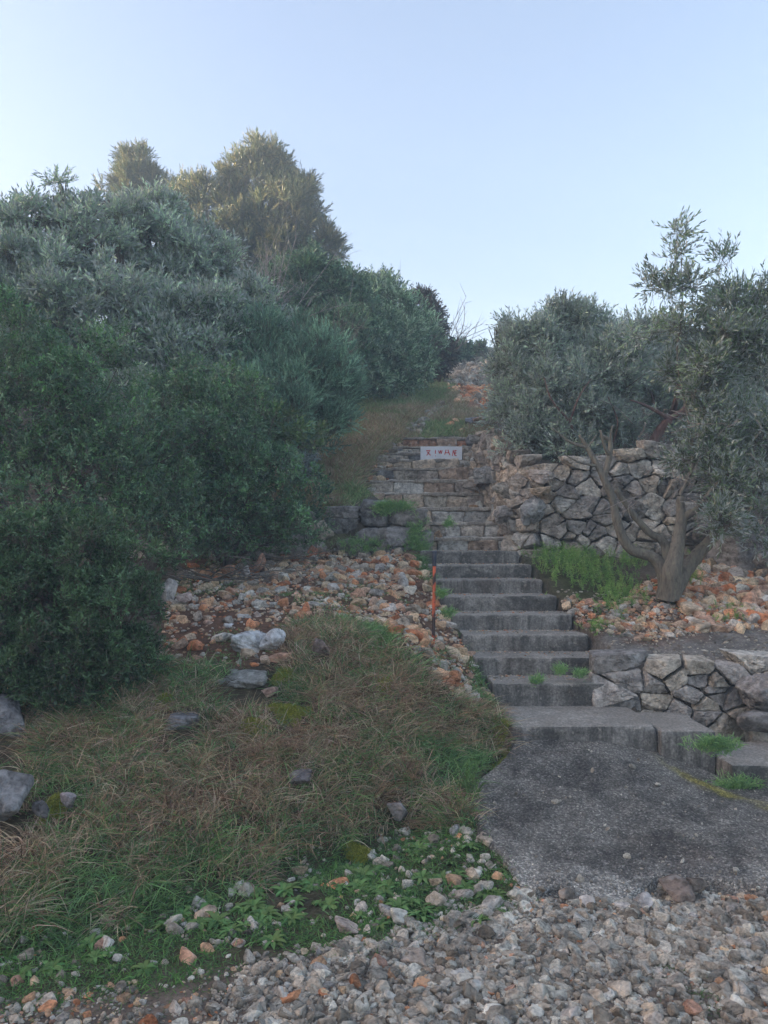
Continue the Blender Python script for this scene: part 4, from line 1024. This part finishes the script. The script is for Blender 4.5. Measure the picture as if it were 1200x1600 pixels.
# right-hand olives
OL = dict(K=12, tl=.18, ll=.050, lw=.0115, up=.6)
OLR = [(0.325, 0.415, 0.288), (0.4, 0.495, 0.35), (0.25, 0.334, 0.237), (0.475, 0.562, 0.413)]
shrub('olive_tree', 'tree', 'bushy grey green olive tree on the upper terrace beside the stone steps', (870, 712, 9.6), [(830, 560, 9.4, 55, 58), (885, 540, 9.6, 52, 50), (800, 620, 9.3, 32, 50), (870, 620, 9.2, 80, 55), (930, 600, 9.4, 55, 62), (905, 655, 9.2, 60, 36), (835, 655, 9.1, 48, 36), (960, 580, 9.3, 45, 60), (880, 690, 8.9, 55, 22), (815, 690, 8.9, 30, 16), (905, 510, 9.6, 30, 22), (790, 560, 9.3, 16, 40), (880, 505, 9.6, 14, 18), (776, 515, 9.3, 10, 8), (955, 660, 9.2, 40, 30)], M_olive, n=11500, pal=OLR, seed=16, shell=.34, lump=.5, thr=-.3, r0=.045, **OL)
def tr2(tb, r):
    for pts, a, b in [([(1018, 735, 9.0), (1018, 700, 8.95), (1032, 672, 8.9), (1046, 655, 8.85)], .07, .05), ([(1046, 655, 8.85), (1030, 645, 8.8), (1005, 632, 8.75), (985, 625, 8.7)], .032, .008), ([(1046, 655, 8.85), (1068, 640, 8.8), (1085, 612, 8.75), (1118, 585, 8.7), (1150, 560, 8.8)], .035, .008), ([(1062, 600, 8.75), (1066, 560, 8.7), (1090, 520, 8.8)], .016, .005), ([(905, 700, 8.9), (890, 660, 8.7), (862, 625, 8.6), (850, 590, 8.7)], .022, .005), ([(890, 660, 8.7), (905, 620, 8.6), (925, 590, 8.7)], .014, .004), ([(955, 700, 8.9), (965, 660, 8.8), (950, 620, 8.75)], .016, .005), ([(1046, 655, 9.4), (1055, 630, 8.9), (1062, 590, 8.8), (1058, 540, 8.9)], .045, .012), ([(1046, 655, 9.4), (1080, 640, 9.4), (1110, 600, 9.5)], .04, .02), ([(1022, 640, 9.3), (1018, 615, 9.3), (1000, 600, 9.3)], .02, .01), ([(1062, 640, 9.5), (1068, 610, 9.5), (1080, 585, 9.5)], .02, .01)]:
        tube(tb, [W(*p) for p in pts], a, b, 8, (.16, .095, .08), .15, 5)
shrub('olive_tree', 'tree', 'wide olive tree with reddish forked trunk on top of the dry stone wall', (1018, 728, 9.3), [(1000, 560, 9.8, 50, 55), (1070, 580, 9.9, 80, 66), (1150, 600, 9.8, 80, 60), (1010, 630, 9.6, 50, 40), (1110, 660, 9.6, 80, 46), (1190, 650, 9.5, 60, 60), (1230, 560, 9.7, 50, 60), (975, 520, 9.8, 24, 26), (1040, 690, 9.6, 40, 26)], M_olive, n=7000, pal=OLR, seed=17, shell=.4, lump=.55, thr=-.08, stems=False, extra=tr2, **OL)
def tr1(tb, r):
    G = (.17, .15, .115)
    for pts, a, b in [([(1043, 935, 6.9), (1040, 905, 6.92), (1022, 872, 6.95), (985, 858, 6.95), (967, 825, 6.95), (958, 785, 6.95), (940, 740, 6.95), (918, 700, 7.0), (905, 680, 7)], [.10, .075, .055, .048, .042, .036, .03, .022, .014], 0),
                      ([(1046, 930, 6.95), (1046, 890, 7.0), (1038, 850, 7.05), (1012, 830, 7.05), (985, 798, 7.05), (962, 765, 7.05)], [.08, .065, .045, .032, .026, .02], 0),
                      ([(1046, 935, 6.85), (1050, 890, 6.8), (1060, 845, 6.85), (1064, 810, 6.9), (1062, 775, 6.9)], [.10, .085, .06, .05, .032], 0),
                      ([(1050, 925, 6.95), (1075, 885, 7.0), (1110, 845, 7.0), (1150, 800, 7.0), (1190, 755, 7.0)], [.08, .07, .055, .04, .02], 0),
                      ([(1110, 845, 7.0), (1130, 810, 6.9), (1145, 770, 6.9)], [.035, .03, .012], 0), ([(1064, 810, 6.9), (1090, 795, 6.85), (1115, 765, 6.85)], [.04, .03, .01], 0),
                      ([(943, 745, 6.95), (952, 715, 6.95), (953, 690, 7), (938, 680, 7)], [.03, .026, .022, .016], 0), ([(952, 712, 6.95), (944, 695, 6.9), (938, 672, 6.9)], [.02, .015, .01], 0),
                      ([(918, 700, 7.0), (890, 690, 7), (862, 668, 7)], [.018, .012, .006], 0), ([(953, 690, 7), (957, 665, 7)], [.014, .008], 0), ([(918, 700, 7), (932, 680, 7.05)], [.013, .006], 0), ([(930, 728, 6.95), (905, 722, 6.9), (885, 712, 6.9)], [.013, .009, .005], 0),
                      ([(1100, 780, 6.8), (1140, 740, 6.8), (1200, 728, 6.8)], [.022, .018, .014], 0),
                      ([(1062, 775, 6.9), (1085, 715, 6.95), (1072, 640, 7), (1058, 560, 7), (1066, 480, 7), (1064, 390, 7)], [.02, .013, .009, .007, .005, .003], 0), ([(1115, 765, 6.85), (1108, 700, 6.9), (1135, 600, 7), (1128, 540, 7), (1142, 450, 7)], [.014, .011, .008, .006, .003], 0)]:
        tube(tb, [W(*p) for p in pts], a, b, 9, G, .22, 6)
    for k in range(60):                                    # fine grey shoots hanging through the open crown
        p = W(r.uniform(980, 1200), r.uniform(640, 800), r.uniform(6.7, 7.3)); e = p + r.normal(size=3) * (.18, .1, .1) - (0, 0, .05)
        tube(tb, [p, (p + e) / 2 + r.normal(size=3) * .03, e], .005, .002, 4, (.3, .26, .23), 0, 3)
shrub('olive_tree', 'tree', 'gnarled front olive with several lichen covered stems beside the steps', (1043, 940, 6.9), [(1140, 760, 6.9, 56, 30), (1100, 705, 7, 50, 30), (1180, 700, 7, 55, 60), (1195, 810, 7, 36, 45), (1120, 812, 6.8, 30, 16), (1110, 640, 7, 55, 36), (1150, 500, 7.1, 44, 50), (1065, 520, 7.1, 46, 34), (1110, 570, 7.1, 80, 50), (1064, 420, 7, 16, 36), (1048, 395, 7, 8, 14), (1085, 440, 7, 14, 16), (1140, 425, 7, 34, 22), (1178, 470, 7, 36, 40), (1010, 500, 7.2, 30, 22), (1025, 440, 7.1, 8, 12), (1035, 470, 7.1, 16, 14), (1100, 410, 7.1, 8, 8), (1195, 545, 7, 44, 34), (1055, 372, 7, 8, 9), (1100, 855, 6.9, 1, 1)],
      M_olive, n=3400, pal=[(.20, .29, .14), (.25, .33, .19), (.16, .24, .13), (.30, .37, .22)], seed=18, shell=.65, lump=.5, thr=-.2, clus=.6, stems=False, extra=tr1, **dict(OL, ll=.050, lw=.0115))
# far sunlit shrubs behind the olives
shrub('hillside_shrub', 'bush', 'yellowish shrub on the far crest behind the right olive trees', (980, 560, 24), [(975, 545, 24, 40, 20), (1060, 545, 24, 60, 22), (1150, 545, 24, 60, 18), (1010, 530, 24, 30, 14)], M_leaf, n=2500, K=9, tl=.2, ll=.1, lw=.04, pal=[(.16, .14, .06), (.1, .11, .05)], seed=19, lump=.4, r0=.04)

# bare and loosely leafed shrubs
def fan(tb, r, base, n, L, spread, r0, tint, depth=2, up=1.0):
    for k in range(n):
        d = unit(np.array([r.normal() * spread, r.normal() * spread * .6, up])); l = L * r.uniform(.55, 1.1)
        p = base + r.normal(size=3) * (.15, .15, .0); m = p + d * l * .5 + r.normal(size=3) * .06 * l; e = p + d * l + r.normal(size=3) * .10 * l
        P_ = tube(tb, [p, m, e], r0, r0 * .25, 4, tint, 0, 4)
        if depth: 
            for j in range(5):
                q = P_[r.integers(len(P_) // 3, len(P_))]; dd = unit(d + r.normal(size=3) * .55); tube(tb, [q, q + dd * l * r.uniform(.15, .35)], r0 * .45, r0 * .15, 3, tint)
def bare(name, label, base, n, L, spread, r0, tint, seed, up=1.0):
    b = W(*base); r = np.random.default_rng(seed); tb = MB(); fan(tb, r, b, n, L, spread, r0, tint, 2, up)
    tag(link(name, tb.me(name, center=b), M_bark, loc=b), label, 'bush')
bare('bare_shrub', 'pale leafless shrub with upright grey twigs below the broad pine', (400, 555, 12), 60, 1.75, .26, .010, (.36, .31, .29), 1)
bare('bare_shrub', 'brown leafless thicket between the juniper and the dark evergreen shrub', (500, 600, 11.8), 70, 1.1, .5, .008, (.22, .16, .13), 2)
bare('bare_shrub', 'leafless shrub standing against the sky at the end of the thicket', (690, 565, 19), 26, 1.5, .6, .014, (.24, .19, .17), 3)
bare('bare_shrub', 'thin leafless twigs above the grey evergreen shrub', (632, 520, 17), 12, .95, .35, .010, (.25, .22, .2), 4)
bare('dead_branches', 'tangle of dead branches at the foot of the mastic bush above the rubble', (330, 905, 7.2), 26, .8, 2.0, .008, (.2, .17, .14), 5, .25)
bare('dead_branches', 'thin dead twigs lying at the back of the rubble heap', (430, 872, 7.7), 14, .6, 2.2, .006, (.22, .18, .15), 6, .25)
shrub('leafy_shrub', 'bush', 'sparse light green leafy shrub between the mastic and the grassy slope', (455, 740, 8.7), [(450, 680, 8.7, 42, 36), (420, 665, 8.7, 24, 30), (485, 690, 8.7, 22, 22)], M_leaf, n=420, K=7, tl=.12, ll=.035, lw=.02, pal=[(.16, .24, .08), (.12, .2, .07)], seed=30, shell=.5, lump=.4, thr=-.6, r0=.008, tt=(.22, .19, .14))
shrub('silver_shrub', 'bush', 'low silvery grey shrub on the grassy slope', (468, 752, 8.5), [(468, 732, 8.5, 22, 16)], M_leaf, n=380, K=10, tl=.09, ll=.028, lw=.009, pal=[(.26, .3, .29), (.2, .24, .23)], seed=31, shell=.4, lump=.3, r0=.006)
# ------------------------------------------------------------------ volume added to imitate the bluish lens flare veil
def flare_veil():
    lo = np.array([-49, -31, -1.6]); hi = np.array([36, 62, 18.6])
    v = [(x, y, z) for x in (lo[0], hi[0]) for y in (lo[1], hi[1]) for z in (lo[2], hi[2])]
    f = np.array([(0, 1, 3, 2), (4, 6, 7, 5), (0, 4, 5, 1), (2, 3, 7, 6), (0, 2, 6, 4), (1, 5, 7, 3)])
    m = bpy.data.materials.new('flare_veil'); m.use_nodes = True; nt = m.node_tree; nt.nodes.remove(nt.nodes['Principled BSDF'])
    p = nt.nodes.new('ShaderNodeVolumePrincipled'); p.inputs['Density'].default_value = FLARE_VEIL
    p.inputs['Color'].default_value = (.70, .87, 1, 1); p.inputs['Anisotropy'].default_value = 0
    nt.links.new(p.outputs[0], nt.nodes['Material Output'].inputs['Volume'])
    tag(link('flare_veil', mesh('flare_veil', v, [f], None, False), m), 'pale bluish volume added in place of lens flare over the hillside', 'flare_veil', kind='stuff')
FLARE_VEIL = .007
flare_veil()
